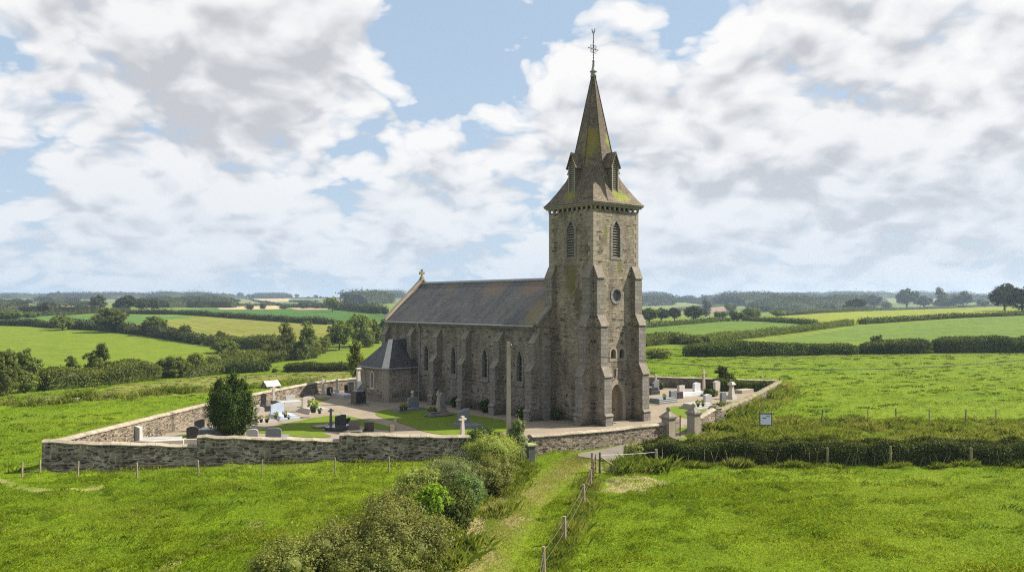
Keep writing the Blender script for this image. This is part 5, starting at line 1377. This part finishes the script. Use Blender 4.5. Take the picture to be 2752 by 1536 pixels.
shrub('dark olive bush behind the biggest one, on the meadow side', 1112, 1400, 95, 110, L_SCRUB, 5000, .085, 7, group=SG, sprigs=120)
shrub('vivid bright green bush in the middle of the track bushes', 1182, 1428, 118, 100, L_BRIGHT, 8500, .10, 8, group=SG)
shrub('dark grey green bush right of the vivid bright green one', 1238, 1425, 118, 100, L_HEDGE, 6000, .085, 9, group=SG, sprigs=150)
shrub('blue green small leaved bush on the track side', 1262, 1378, 100, 84, L_BLUE, 6500, .075, 10, group=SG)
shrub('yellow green feathery bush on the meadow side of the row', 1140, 1345, 92, 120, L_YEL, 7500, .08, 11, group=SG, sprigs=300)
shrub('pale grey green bush with fine twigs in the middle of the row', 1232, 1335, 105, 150, L_GREY, 8500, .075, 12, group=SG, sprigs=350)
shrub('olive bush with pale seed heads on the track side of the row', 1325, 1325, 105, 110, L_OLIVE, 7500, .075, 13, group=SG, sprigs=350)
shrub('light green tall bush near the grey wall with lit right side', 1330, 1262, 105, 128, L_YEL, 9000, .085, 14, group=SG, sprigs=250)
shrub('scrubby twiggy bush reaching out over the meadow before the grey wall', 1225, 1275, 55, 120, L_GREY, 4500, .08, 15, group=SG, sprigs=250)
shrub('dark glossy green bush against the end of the grey wall', 1314, 1224, 72, 122, L_DARK, 7500, .11, 16, group=SG)
shrub('upright grey green bush just left of the waste bin', 1392, 1248, 112, 52, L_GREY, 5500, .08, 17, kind='tall', group=SG, sprigs=120)

# yew in the churchyard
yl = [(0, 0, .42, .4, .4, .36), (-.24, -.1, .36, .28, .28, .28), (.26, .05, .4, .28, .28, .32), (-.22, 0, .64, .24, .24, .24), (.02, .05, .74, .17, .17, .28), (.2, .0, .64, .22, .22, .24), (-.05, -.2, .52, .2, .2, .28), (.3, -.1, .5, .17, .17, .2), (-.33, .05, .45, .16, .16, .18), (.1, -.22, .4, .2, .2, .3), (0, 0, .16, .25, .25, .18), (-.2, -.1, .8, .11, .11, .15), (.05, .02, .92, .08, .08, .15), (.26, 0, .8, .1, .1, .14), (-.36, 0, .6, .1, .1, .14), (.38, -.1, .58, .11, .11, .15)]
yw = shrub('dark green clump shaped yew tree with flame tips standing among the left graves', 621, 1172, 172, 126, L_YEW, 24000, .10, 1, name='yew_tree', cat='tree', lob=yl, clump=.3, nclump=70, core=.72)
shrub('light green seedling bush at the foot of the yew', 650, 1168, 26, 34, L_BRIGHT, 900, .1, 2)
shrub('tall dark climbing shrub at the back wall of the right graveyard', 1946, 1046, 62, 58, L_HEDGE, 4500, .16, 21, kind='tall')
shrub('low round clipped bush beside the tall brown stone cross', 1912, 1064, 24, 48, L_HEDGE, 2600, .13, 22)
shrub('pink flecked rose bush against the dark back wall', 1907, 1045, 22, 20, L_OLIVE, 800, .14, 23)
shrub('dark shrub in the corner behind the grey headstone by the tower', 1775, 1046, 26, 24, L_HEDGE, 900, .15, 24)
shrub('tall fresh green sapling bush beyond the wall beside the annex', 961, 1034, 118, 62, L_TREE2, 5500, .2, 25, kind='tall', name='sapling', cat='tree', core=.4)
hedge('ivy_hedge', 'dark ivy mass over the back wall between shrub and far corner', [(23.3, 97.5), (26.5, 97.6), (30.2, 97.2)], 1.6, 1.45, L_HEDGE, .16, 3600, .3, world=True, cat='ivy')
shrub('ivy clump growing up the short wall beside the right gate pillar', 1896, 1156, 26, 26, L_DARK, 900, .1, 26, name='ivy', cat='ivy')
shrub('ivy tangle spilling over the middle of the mossy wall', 1950, 1098, 24, 70, L_SCRUB, 2200, .12, 27, name='ivy', cat='ivy')
shrub('dark ivy patch at the step of the long grey wall', 903, 1238, 38, 36, L_DARK, 1100, .09, 28, name='ivy', cat='ivy')
def lw(x, y): return (C0[0] + .774 * x - .633 * y, C0[1] + .633 * x + .774 * y, 0)
for (x, y, hh, lb) in ((-2.4, 12.0, 42, 'dark shrub against the nave between the middle buttresses'), (-2.3, 17.0, 34, 'dark shrub against the nave nearer the grotto'), (-2.5, 6.5, 38, 'dark shrub in the corner between nave and tower'), (-.6, 3.9, 36, 'low dark shrub in the angle of tower and nave gable')):
    shrub(lb, 0, 0, hh, 34, L_DARK, 1300, .12, int(y), at=lw(x, y), group='shrubs at the foot of the church')

# clipped hedge on the right, with its bare dark underside
hd_ = hedge('clipped_hedge', 'long clipped field hedge with dark hollow side on the right', [(7.9, 54.2), (12, 54.0), (20, 53.9), (30, 53.9), (42, 53.9)], 2.3, 1.42, L_HEDGE, .11, 62000, .2, world=True, flat=.4, wob=.8)
m = MB()
for i in range(60):
    x = random.uniform(8.5, 41); y0 = 52.75 + random.uniform(-.1, .1); lean = random.uniform(-.5, .5)
    m.tube([(x, y0, -.1), (x + lean * .5, y0 - .05, .5), (x + lean, y0 + .05, .95 + random.uniform(-.2, .2))], [.025, .02, .01], 4)
st_ = m.build('stems', plain('hedge_stem', (.12, .12, .05), (.26, .25, .12), 6, .9), hd_)
for i, x in enumerate((20.0, 24.0, 29.1, 33.5)):
    q = Vector((x, 52.62, 0)); o = thing('hedge_post', ['slim mossy post in the clipped hedge, first from the left', 'thick mossy post in the clipped hedge, second from the left', 'stoutest mossy post in the clipped hedge, third from the left', 'mossy post in the clipped hedge close to the frame edge'][i], 'fence post', tuple(q), 0, 'posts in the clipped hedge'); stake(o, (0, 0, 0), 1.2 + .1 * (i % 2), .07 + .02 * (i == 2), (0, 0), plain('mossy_post%s' % '', (.13, .13, .06), (.27, .26, .14), 7, .9))
shrub('purplish twiggy bush at the left end of the clipped hedge', 1706, 1246, 62, 66, L_OLIVE, 3500, .09, 31, sprigs=200)

# ------------------------------------------------------------------ hedgerows
HG = 'field hedgerows'
hedge('field_hedge', 'dark dense field hedge behind the yew, left of the two dark hedges', [(604, 1003), (660, 1000), (726, 996)], 4.5, 2.3, L_HEDGE, .3, 4200, .2, group=HG)
hedge('field_hedge', 'dark dense field hedge left of the annex, right of the two dark hedges', [(768, 998), (860, 996), (948, 996)], 3.5, 1.55, L_HEDGE, .28, 4200, .25, group=HG)
hedge('field_hedge', 'thick dark hedgerow under the three round trees on the left', [(170, 884), (215, 884), (300, 889), (400, 900), (500, 916), (568, 926)], 6, 3.0, L_FAR, .6, 5200, .45, group=HG)
hedge('field_hedge', 'straight low hedgerow at the far left edge beside the green field', [(-80, 874), (0, 874), (90, 876), (160, 882)], 4, 2.3, L_FAR, .5, 2200, .3, group=HG)
hedge('field_hedge', 'long thin hedgerow between the bright crop field and the tan field', [(330, 843), (490, 845), (570, 850), (650, 856), (733, 862), (820, 868), (905, 872)], 5, 2.4, L_FAR, .6, 4500, .4, group=HG)
hedge('field_hedge', 'thin hedgerow above the left green field', [(-60, 858), (0, 856), (100, 849), (180, 846), (260, 841), (345, 838)], 5, 2.4, L_FAR, .7, 2600, .4, group=HG)
hedge('field_hedge', 'hedgerow running from the valley trees up to the tan field corner', [(566, 926), (640, 931), (700, 936), (760, 938)], 7, 3.2, L_TREE, .55, 3200, .4, group=HG)
hedge('field_hedge', 'short hedgerow beside the nave gable far behind the church', [(905, 832), (960, 836), (1030, 843)], 8, 5, L_FAR, 1.0, 1500, .4, group=HG)
hedge('field_hedge', 'rough scrubby hedge strip under the left edge trees', [(110, 1050), (170, 1044), (260, 1034), (330, 1027), (420, 1018)], 6, 3.0, L_TREE, .32, 7000, .5, group=HG)
hedge('field_hedge', 'scrubby valley hedge behind the dark field hedges', [(440, 1014), (520, 1008), (600, 1000), (680, 980), (760, 966), (860, 958)], 8, 3.2, L_TREE, .38, 8000, .5, group=HG)
hedge('field_hedge', 'tall trimmed hedge above the right meadow, longest piece nearest the tower', [(1838, 957), (1960, 956), (2100, 954), (2300, 950)], 5, 2.3, L_HEDGE, .28, 17000, .3, group=HG)
hedge('field_hedge', 'tall trimmed hedge above the right meadow, middle piece between two gaps', [(2314, 950), (2400, 949), (2499, 947)], 5, 2.5, L_HEDGE, .3, 7000, .34, group=HG)
hedge('field_hedge', 'tall trimmed hedge above the right meadow, piece at the right frame edge', [(2508, 947), (2620, 946), (2900, 944)], 5, 2.6, L_HEDGE, .3, 11000, .34, group=HG)
hedge('field_hedge', 'low dark hedge below the valley trees just right of the tower', [(1690, 884), (1733, 880), (1850, 870), (1955, 862)], 4, 1.7, L_HEDGE, .5, 3000, .25, group=HG)
hedge('field_hedge', 'dark hedge closing the top of the pale green right field', [(2001, 861), (2080, 864), (2190, 872)], 4, 1.6, L_HEDGE, .5, 2200, .25, group=HG)
hedge('field_hedge', 'lighter olive hedge slanting up between the two right crop fields', [(1880, 924), (1970, 912), (2067, 901), (2180, 887), (2287, 873)], 4, 1.9, L_TREE, .4, 6500, .28, group=HG)
hedge('field_hedge', 'dark hedge between the crop field and the yellow field at far right', [(2308, 871), (2430, 863), (2557, 855), (2700, 849), (2850, 843)], 4, 1.8, L_HEDGE, .5, 4500, .25, group=HG)
hedge('field_hedge', 'topmost long hedge above the yellow field under the skyline trees', [(2036, 852), (2150, 845), (2270, 838), (2400, 833), (2516, 829), (2740, 822)], 5, 3.0, L_FAR, .6, 5500, .3, group=HG)
hedge('field_hedge', 'low scrub hedge beside the tower above the right meadow', [(1690, 934), (1733, 928), (1800, 922), (1880, 926)], 5, 2.4, L_TREE, .4, 2600, .35, group=HG)
shrub('bright yellow green bramble mound beside the tower above the right meadow', 1768, 962, 34, 80, L_YEL, 4500, .3, 41)
shrub('dark round bush rising out of the tall trimmed hedge', 2357, 934, 38, 34, L_HEDGE, 1500, .35, 42)
shrub('bushy olive thicket at the left end of the slanting hedge', 1862, 930, 34, 62, L_TREE, 3200, .35, 43)

# ------------------------------------------------------------------ trees in the fields
TG = 'trees in the fields'
T = [  # label, x, y, height, width (photograph pixels), kind, seed, leaf count, material
 ('low spreading tree on the hedgerow, leftmost of the three round hedgerow trees', 168, 887, 42, 64, 'round', 1, 2600, L_TREE),
 ('largest broad twin domed tree on the left hedgerow', 296, 893, 68, 92, 'round', 2, 4000, L_TREE),
 ('regular dome shaped tree, rightmost of the three round hedgerow trees', 416, 901, 54, 76, 'round', 3, 3200, L_TREE),
 ('narrow rounded tree standing in the thick dark hedgerow', 496, 914, 44, 32, 'round', 4, 1500, L_TREE),
 ('small bush tree left of the narrow tree in the thick dark hedgerow', 474, 910, 32, 32, 'bush', 5, 1200, L_TREE),
 ('grey twiggy small tree at the right end of the thick dark hedgerow', 525, 920, 36, 36, 'bush', 6, 1300, L_SCRUB),
 ('little open crowned tree above the valley bushes', 592, 926, 40, 32, 'round', 7, 1300, L_TREE),
 ('bulky tree cut off by the left frame edge', 8, 1066, 128, 90, 'tall', 1, 5000, L_TREE),
 ('tall ragged tree beside the one at the left frame edge', 76, 1054, 112, 88, 'tall', 2, 5500, L_TREE),
 ('ragged dark tree at the left end of the middle clump', 190, 1036, 76, 64, 'tall', 3, 3600, L_TREE),
 ('tallest pointed tree of the middle clump on the left', 262, 1030, 102, 78, 'tall', 4, 4500, L_TREE),
 ('light yellow green bush in front of the middle clump', 226, 1040, 50, 50, 'bush', 5, 2200, L_YEL),
 ('low rounded bush right of the pointed tree', 320, 1028, 50, 62, 'bush', 7, 2200, L_SCRUB),
 ('wide low bush between the pointed tree and the double bush', 385, 1022, 56, 74, 'bush', 8, 2600, L_TREE),
 ('large domed bush, left half of the double bush behind the yew', 462, 1014, 70, 94, 'bush', 9, 3600, L_TREE),
 ('upright bush, right half of the double bush behind the yew', 526, 1008, 72, 66, 'bush', 10, 3200, L_TREE),
 ('pale grey green bush beside the dark field hedge', 574, 1002, 58, 54, 'bush', 11, 2400, L_SCRUB),
 ('round dark bush at the corner of the bright meadow', 606, 948, 40, 84, 'bush', 12, 2600, L_TREE),
 ('pale olive bush mass above the left dark hedge', 626, 976, 40, 78, 'bush', 13, 2600, L_TREE2),
 ('pale bush mass right of the olive one above the left dark hedge', 688, 970, 40, 78, 'bush', 14, 2600, L_TREE2),
 ('medium bush left of the tall valley trees', 724, 964, 50, 58, 'bush', 15, 2200, L_TREE),
 ('tall light valley tree, leftmost of the tall valley trees', 766, 968, 96, 66, 'tall', 5, 4200, L_TREE2),
 ('leaning slim valley tree between two taller ones', 806, 966, 62, 46, 'tall', 6, 2200, L_TREE),
 ('tall feathery valley tree behind the leaning slim one', 834, 952, 84, 66, 'tall', 7, 4000, L_TREE2),
 ('round lit bush at the foot of the feathery valley tree', 868, 948, 52, 50, 'bush', 16, 2200, L_TREE2),
 ('broad green valley tree left of the tallest one', 912, 940, 80, 74, 'round', 5, 4200, L_TREE),
 ('tallest broad light valley tree near the church gable', 962, 930, 90, 78, 'round', 6, 4500, L_TREE2),
 ('round bright bush tree in front of the tallest valley tree', 988, 932, 60, 48, 'bush', 17, 2400, L_TREE2),
 ('dark tree partly behind the nave gable', 1008, 922, 64, 44, 'tall', 8, 2200, L_TREE),
 ('slim dark tree right beside the nave gable', 1026, 908, 52, 36, 'tall', 1, 1500, L_FAR),
 ('tiny round bush beside the left dark field hedge', 738, 1000, 16, 18, 'bush', 3, 700, L_HEDGE),
 ('rounded tree above the tan strip on the left horizon', 124, 846, 32, 42, 'round', 8, 1200, L_FAR),
 ('small bush tree right of the one above the tan strip', 151, 844, 20, 26, 'bush', 2, 800, L_FAR),
 ('low dome bush alone on the tan strip', 212, 842, 15, 30, 'bush', 4, 700, L_FAR),
 ('spreading light bush at the far left frame edge', 27, 857, 30, 72, 'bush', 6, 1300, L_TREE),
 ('smaller light bush next to the one at the far left frame edge', 86, 853, 20, 40, 'bush', 9, 800, L_TREE),
 ('tall rounded tree in front of the left skyline wood', 266, 836, 44, 48, 'round', 9, 1500, L_FAR),
 ('wide tree clump, biggest in front of the left skyline wood', 338, 838, 46, 66, 'round', 1, 2000, L_FAR),
 ('middle tree of the clump in front of the left skyline wood', 380, 837, 38, 44, 'round', 2, 1300, L_FAR),
 ('smaller tree ending the clump in front of the left skyline wood', 414, 835, 34, 38, 'round', 3, 1200, L_FAR),
 ('big pale rounded tree at the end of the green crop field', 893, 838, 42, 44, 'round', 4, 1500, L_TREE),
 ('grey tree behind the big pale one on the patchwork hill', 933, 824, 24, 24, 'round', 5, 800, L_FAR),
 ('dark bush tree in front of the patchwork hill, largest of its row', 819, 828, 20, 38, 'bush', 10, 900, L_FAR),
 ('dark dome bush in front of the patchwork hill, leftmost of its row', 672, 831, 16, 28, 'bush', 11, 700, L_FAR),
 ('dark bush right beside the large one before the patchwork hill', 852, 828, 13, 21, 'bush', 12, 600, L_FAR),
 ('pair like rounded bush on the lower patchwork hill', 707, 830, 18, 20, 'bush', 13, 600, L_FAR),
 ('sparse bush between the two dark bushes of the patchwork hill', 764, 830, 13, 26, 'bush', 14, 600, L_FAR),
 ('dark tree just above the nave gable slope', 1018, 844, 18, 20, 'round', 6, 700, L_FAR),
 ('second dark tree touching the nave gable slope', 1036, 848, 22, 24, 'round', 7, 700, L_FAR),
 ('rounded tree directly right of the tower', 1745, 868, 44, 56, 'round', 8, 1800, L_TREE),
 ('dark tree second right of the tower', 1777, 862, 36, 42, 'round', 9, 1500, L_FAR),
 ('grey tree third right of the tower', 1813, 862, 38, 40, 'round', 1, 1500, L_FAR),
 ('dark rounded tree fourth right of the tower, widest of them', 1864, 862, 42, 64, 'round', 2, 1900, L_FAR),
 ('slim grey tree behind the widest dark one right of the tower', 1898, 850, 46, 32, 'tall', 3, 1100, L_FAR),
 ('olive bush above the dark hedge right of the tower', 1936, 855, 22, 44, 'bush', 4, 900, L_TREE),
 ('pale tree above the gap of the right hedges', 1962, 846, 34, 36, 'round', 4, 1100, L_TREE),
 ('dark green bush beside the gap of the right hedges', 1982, 862, 34, 50, 'bush', 5, 1500, L_TREE),
 ('long light olive bush left of the topmost hedge', 2020, 856, 38, 64, 'bush', 6, 1700, L_TREE2),
 ('small light bush on the topmost hedge at its left end', 2092, 849, 20, 44, 'bush', 7, 900, L_TREE2),
 ('dark domed tree over the topmost hedge, leftmost of the skyline trees', 2300, 836, 36, 60, 'round', 5, 1800, L_FAR),
 ('pale tree behind the leftmost domed skyline tree', 2349, 826, 34, 42, 'round', 6, 1300, L_FAR),
 ('low light bush between the skyline trees', 2383, 828, 22, 36, 'bush', 8, 900, L_TREE),
 ('tall broad skyline tree above the yellow field', 2437, 828, 54, 62, 'round', 7, 2400, L_FAR),
 ('lower dark tree right of the tall broad skyline tree', 2482, 828, 34, 54, 'round', 8, 1500, L_FAR),
 ('feathery pale skyline tree, taller of a pair', 2530, 826, 52, 42, 'tall', 5, 1700, L_TREE),
 ('rounded pale skyline tree, right of the feathery one', 2588, 826, 44, 52, 'round', 9, 1700, L_FAR),
 ('small dark bush between the pale pair and the great tree', 2642, 824, 22, 36, 'bush', 9, 900, L_FAR),
 ('great dark spreading tree near the right frame edge', 2700, 834, 74, 78, 'round', 3, 3600, L_FAR),
 ('great dark tree cut by the right frame edge', 2748, 842, 72, 90, 'round', 4, 3800, L_FAR),
 ('dark filler bush under the feathery pale skyline tree', 2555, 826, 26, 44, 'bush', 10, 900, L_FAR),
]
for lb, px, py, hp, wp, kd, sd, n_, mt in T:
    sm = hp * wp < 1100
    tree('bush' if kd == 'bush' else 'tree', lb, px, py, hp, wp, kd, sd, 4500 if n_ > 1500 and n_ <= 2700 else (9500 if n_ > 2700 else 1800), .085 if n_ <= 1500 else (.062 if n_ <= 2700 else .046), mt, TG, 'bush' if kd == 'bush' else 'tree', parts=not sm, sink=.15)

# ------------------------------------------------------------------ far woods and skyline
def wood(pts, width, height, n, leaf, rough=.35, mat=L_FAR, wob=1.6): return hedge('far_wood', None, pts, width, height, mat, leaf * .55, int(n * 2.2), rough, kind='stuff', flat=.6, wob=wob)
wood([(190, 799), (260, 798), (390, 799), (420, 803)], 150, 16, 2600, 4, .15)
wood([(415, 827), (480, 823), (540, 823), (590, 827)], 50, 9.5, 3000, 1.8)
wood([(672, 798), (720, 797), (778, 798)], 60, 15, 1200, 3.5, .15)
wood([(-60, 800), (60, 802), (115, 802)], 120, 14, 1600, 4.5)
wood([(120, 811), (150, 808), (180, 809)], 40, 9, 900, 2.5)
wood([(-40, 822), (20, 820), (70, 820)], 30, 6, 900, 2)
wood([(130, 822), (180, 820), (240, 822)], 25, 5, 900, 2)
wood([(560, 803), (610, 801), (660, 802)], 60, 12, 900, 3.5, .8)
wood([(950, 800), (1000, 799), (1060, 801)], 80, 17, 1200, 4, .7)
wood([(955, 818), (1000, 814), (1060, 814)], 60, 14, 1100, 3.5, .6)
wood([(1690, 806), (1740, 804), (1785, 805)], 120, 17, 1500, 4, .3)
wood([(1700, 822), (1750, 820), (1795, 818)], 60, 14, 1100, 4, .5)
wood([(1925, 802), (2000, 801), (2100, 803), (2130, 806)], 160, 15, 2600, 4, .4)
wood([(1790, 812), (1850, 812), (1900, 812), (1970, 811)], 40, 10, 1500, 3.5, .6)
wood([(1960, 822), (2040, 820), (2120, 818), (2200, 816)], 90, 16, 2600, 4, .5)
wood([(2040, 838), (2110, 834), (2200, 830)], 50, 13, 2000, 3, .5)
wood([(2200, 830), (2260, 826), (2330, 820)], 60, 14, 1800, 3.5, .5)
wood([(2140, 798), (2200, 797), (2260, 799)], 100, 13, 1300, 4.5, .7)
wood([(2260, 802), (2350, 800), (2480, 800), (2600, 801), (2720, 802)], 120, 16, 2400, 5, .6)
wood([(2560, 812), (2640, 810), (2800, 812)], 60, 10, 1300, 4, .5)
wood([(430, 806), (500, 804), (560, 806)], 70, 14, 1300, 4, .7)
# scattered single trees on the far skyline, too small to tell apart
for i, (px, py, hp, wp) in enumerate(((66, 801, 13, 14), (92, 801, 9, 16), (156, 803, 18, 18), (178, 804, 14, 16), (136, 804, 17, 18), (505, 801, 12, 14), (535, 801, 9, 18), (570, 800, 13, 14), (600, 799, 14, 13), (617, 800, 12, 12), (645, 801, 15, 18), (668, 799, 11, 12), (797, 799, 10, 12), (849, 797, 8, 12), (829, 797, 4, 10), (861, 797, 5, 6), (921, 796, 8, 11), (956, 800, 16, 16), (985, 803, 14, 24), (1014, 800, 15, 12), (1028, 800, 18, 14), (1045, 800, 12, 16), (1792, 800, 8, 9), (1806, 800, 6, 10), (1816, 800, 5, 6), (1888, 799, 8, 8), (1905, 800, 6, 12), (2116, 800, 9, 9), (2136, 799, 11, 6), (1836, 812, 14, 24), (2095, 820, 14, 30), (1925, 812, 10, 20), (1990, 814, 10, 20), (2260, 800, 10, 22), (2330, 800, 9, 20), (700, 801, 6, 10), (20, 803, 10, 20), (45, 815, 12, 26), (77, 818, 13, 24), (205, 812, 12, 20), (235, 806, 10, 14), (640, 812, 8, 14), (720, 816, 6, 10), (806, 816, 9, 16), (850, 812, 5, 12))):
    tree('far_tree', 'small bluish tree on the far skyline or the hills just below it', px, py, hp * 1.15, wp * 1.15, 'round', 1 + i % 9, 1800, .085, L_FAR, 'small trees on the far hills', 'tree', parts=False)
for i, (pts, wd) in enumerate((([(590, 824), (660, 822), (745, 820)], 3), ([(655, 800), (700, 812), (760, 822)], 3), ([(777, 811), (830, 812), (884, 822)], 3), ([(760, 826), (830, 826), (885, 828)], 3), ([(700, 797), (800, 800), (950, 802)], 3), ([(1790, 806), (1900, 818), (1980, 816)], 4), ([(1815, 836), (1880, 828), (1950, 822)], 4), ([(-60, 838), (60, 836), (180, 838), (263, 838)], 4))):
    hedge('far_hedge', ['thin dark hedge line over the lower straw field of the patchwork hill', 'hedge line slanting down the left of the patchwork hill', 'curved hedge line at the right of the patchwork hill', 'hedge line along the foot of the patchwork hill', 'hedge line along the crest of the patchwork hill', 'hedge line under the yellow green valley field right of the tower', 'hedge line crossing the brown field right of the tower', 'hedge line under the tan strip on the left'][i], pts, wd * 1.5, wd, L_FAR, 1.2, 700, .4, group='hedge lines on the far hills')

# ------------------------------------------------------------------ grass
def blades(name, X_, Y_, hgt, wid, mat, lean=.5, z0=0.0):
    n = len(X_); Zg = H(X_, Y_) + tussock(X_, Y_) - .02 + z0
    a = rng.uniform(0, 2 * math.pi, n); ln = rng.normal(0, lean, (n, 2)) * hgt[:, None] + np.array([[.12, .03]]) * hgt[:, None]
    dx, dy = np.cos(a) * wid / 2, np.sin(a) * wid / 2
    b0 = np.stack([X_ - dx, Y_ - dy, Zg], 1); b1 = np.stack([X_ + dx, Y_ + dy, Zg], 1)
    mid = np.stack([X_ + ln[:, 0] * .35, Y_ + ln[:, 1] * .35, Zg + hgt * .62], 1); tip = np.stack([X_ + ln[:, 0], Y_ + ln[:, 1], Zg + hgt], 1)
    V = np.stack([b0, b1, mid + np.stack([dx, dy, 0 * dx], 1) * .7, tip], 1).reshape(-1, 3)
    Fc = np.arange(4 * n).reshape(n, 4)
    t_ = np.clip(.5 + (fbm(X_ / 2.2, Y_ / 2.2, 31, 3) - .5) * .9 + rng.normal(0, .22, n), 0, 1)
    return link(name, fast_mesh(name, V, Fc, {'tint': np.repeat(t_, 4)}), mat)
def scatter(n, d0, d1, half=.66):
    d = np.sqrt(rng.uniform(d0 ** 2, d1 ** 2, n)); x = d * rng.uniform(-half, half, n)
    return x, d
def keep(x, y):
    k = ~inpoly(x, y, YARD) & ~inpoly(x, y, LANEP) & ~((x > 7.6) & (y > 52.9) & (y < 55.2) & (x < 42.5))
    for p, kk in DIRT: k &= ~(inpoly(x, y, p) & (rng.uniform(size=len(x)) < .9 * kk))
    dt = segdist(x, y, TRACK)
    k &= ~((dt < 1.25) & (rng.uniform(size=len(x)) < .82))
    for ln in (EDGE, TRAIL): k &= ~((segdist(x, y, ln) < .4) & (rng.uniform(size=len(x)) < .8))
    return k
for n_, d0, d1, hh, ww in ((380000, 28, 48, .115, .024), (240000, 48, 72, .12, .036), (150000, 72, 115, .12, .055), (110000, 115, 185, .13, .09)):
    x, y = scatter(n_, d0, d1); k = keep(x, y); x, y = x[k], y[k]
    # patchy: taller tufts where the meadow is rank, cropped turf elsewhere
    q = fbm(x / 1.3, y / 1.0, 41, 2); g2 = fbm(x / 4.5, y / 4.5, 55, 3)
    hgt = hh * (.6 + .45 * np.clip((q - .5) / .25, 0, 1) + .45 * np.clip((g2 - .45) / .25, 0, 1)) * rng.uniform(.5, 1.3, len(x))
    hgt = hgt * np.clip(segdist(x, y, TRACK) / 1.6, .35, 1)
    tag(blades('meadow_grass', x, y, hgt, np.full(len(x), ww), L_GRASS), kind='stuff')
L_TUFT = leafy('tussock_grass', [(.042, .078, .005), (.07, .115, .007), (.11, .165, .012)], .35, 0)
nt_ = 2300
cx_, cy_ = scatter(nt_, 34, 185); kk_ = keep(cx_, cy_); cx_, cy_ = cx_[kk_], cy_[kk_]
kk_ = fbm(cx_ / 14, cy_ / 9, 91, 3) > np.where(cy_ < 52, .5, .36); cx_, cy_ = cx_[kk_], cy_[kk_]
rr_ = rng.uniform(.16, .5, len(cx_)); nb_ = 46
x = np.repeat(cx_, nb_) + rng.normal(0, 1, len(cx_) * nb_) * np.repeat(rr_, nb_) * 1.0; y = np.repeat(cy_, nb_) + rng.normal(0, .6, len(cx_) * nb_) * np.repeat(rr_, nb_)
tag(blades('meadow_tussocks', x, y, np.repeat(rr_, nb_) * .55 * rng.uniform(.5, 1.2, len(x)), np.clip(np.hypot(x, y) * .0007, .025, .09), L_TUFT, .5), kind='stuff')
# long rank grass: strip behind the clipped hedge, hedge feet, wall feet, fence lines
def rank(n, fn, hh, ww, lean=.45):
    x, y = fn(n); k = ~inpoly(x, y, YARD) & ~inpoly(x, y, LANEP)
    x, y = x[k], y[k]; q = fbm(x / 1.6, y / 1.3, 61, 3)
    hgt = hh * (.3 + 1.7 * np.clip((q - .35) / .4, 0, 1)) * rng.uniform(.5, 1.25, len(x))
    return tag(blades('rank_grass', x, y, hgt, np.full(len(x), ww), L_RANK, lean), kind='stuff')
u_ = lambda a, b, n: rng.uniform(a, b, n)
def strip(n):
    x = u_(13, 50, n); y = 55 + (u_(0, 1, n) ** 1.2) * (17.5 - np.clip((20 - x) * .9, 0, 8)); return x, y
rank(150000, strip, .32, .024, .4)
rank(16000, lambda n: (u_(7.2, 42, n), u_(52.0, 53.0, n)), .28, .024, .35)
def alongpts(pts, spread):
    P_ = np.array(pts)
    def f_(n):
        i = rng.integers(0, len(P_) - 1, n); t_ = rng.uniform(0, 1, (n, 1)); q = P_[i] * (1 - t_) + P_[i + 1] * t_ + rng.normal(0, spread, (n, 2)); return q[:, 0], q[:, 1]
    return f_
rank(7000, alongpts([YARD[0], YARD[1], YARD[2], YARD[3]], .45), .2, .024, .35)
rank(9000, alongpts([(17.6, 72), (24, 83.5), (32, 99)], 1.3), .5, .05)
rank(9000, alongpts(W2([(35, 1090), (258, 1074), (472, 1058), (706, 1042), (853, 1025)]), .9), .5, .05)
rank(8000, alongpts(W2([(1445, 1600), (1517, 1459), (1569, 1357), (1590, 1280)]), .3), .25, .02, .3)
L_STRAW = leafy('straw_grass', [(.12, .15, .015), (.19, .19, .04), (.27, .235, .085), (.34, .28, .13)], .4, 0)
def ontrack(n):
    x, y = alongpts(TRACK[1:], .75)(n); return x, y
x, y = ontrack(42000)
tag(blades('trodden_grass', x, y, rng.uniform(.02, .075, len(x)), np.full(len(x), .02), L_STRAW, .8), kind='stuff')
rank(7000, alongpts(W2([(1190, 1530), (1330, 1380), (1380, 1290), (1420, 1246)]), .45), .35, .024)
rank(2500, alongpts(W2([(1690, 1255), (1760, 1262), (1690, 1275)]), .6), .45, .026)

# ------------------------------------------------------------------ air
hm = bpy.data.materials.new('haze'); hm.use_nodes = True; nt = hm.node_tree; nt.nodes.clear()
pv = nt.nodes.new('ShaderNodeVolumePrincipled'); pv.inputs['Color'].default_value = (.60, .78, 1.0, 1); pv.inputs['Density'].default_value = .00017; pv.inputs['Anisotropy'].default_value = .2
ho = nt.nodes.new('ShaderNodeOutputMaterial'); nt.links.new(pv.outputs[0], ho.inputs['Volume'])
hb = MB().box(-3700, -3700, -14, 3700, 3700, 62).build('haze', hm); hb['kind'] = 'stuff'
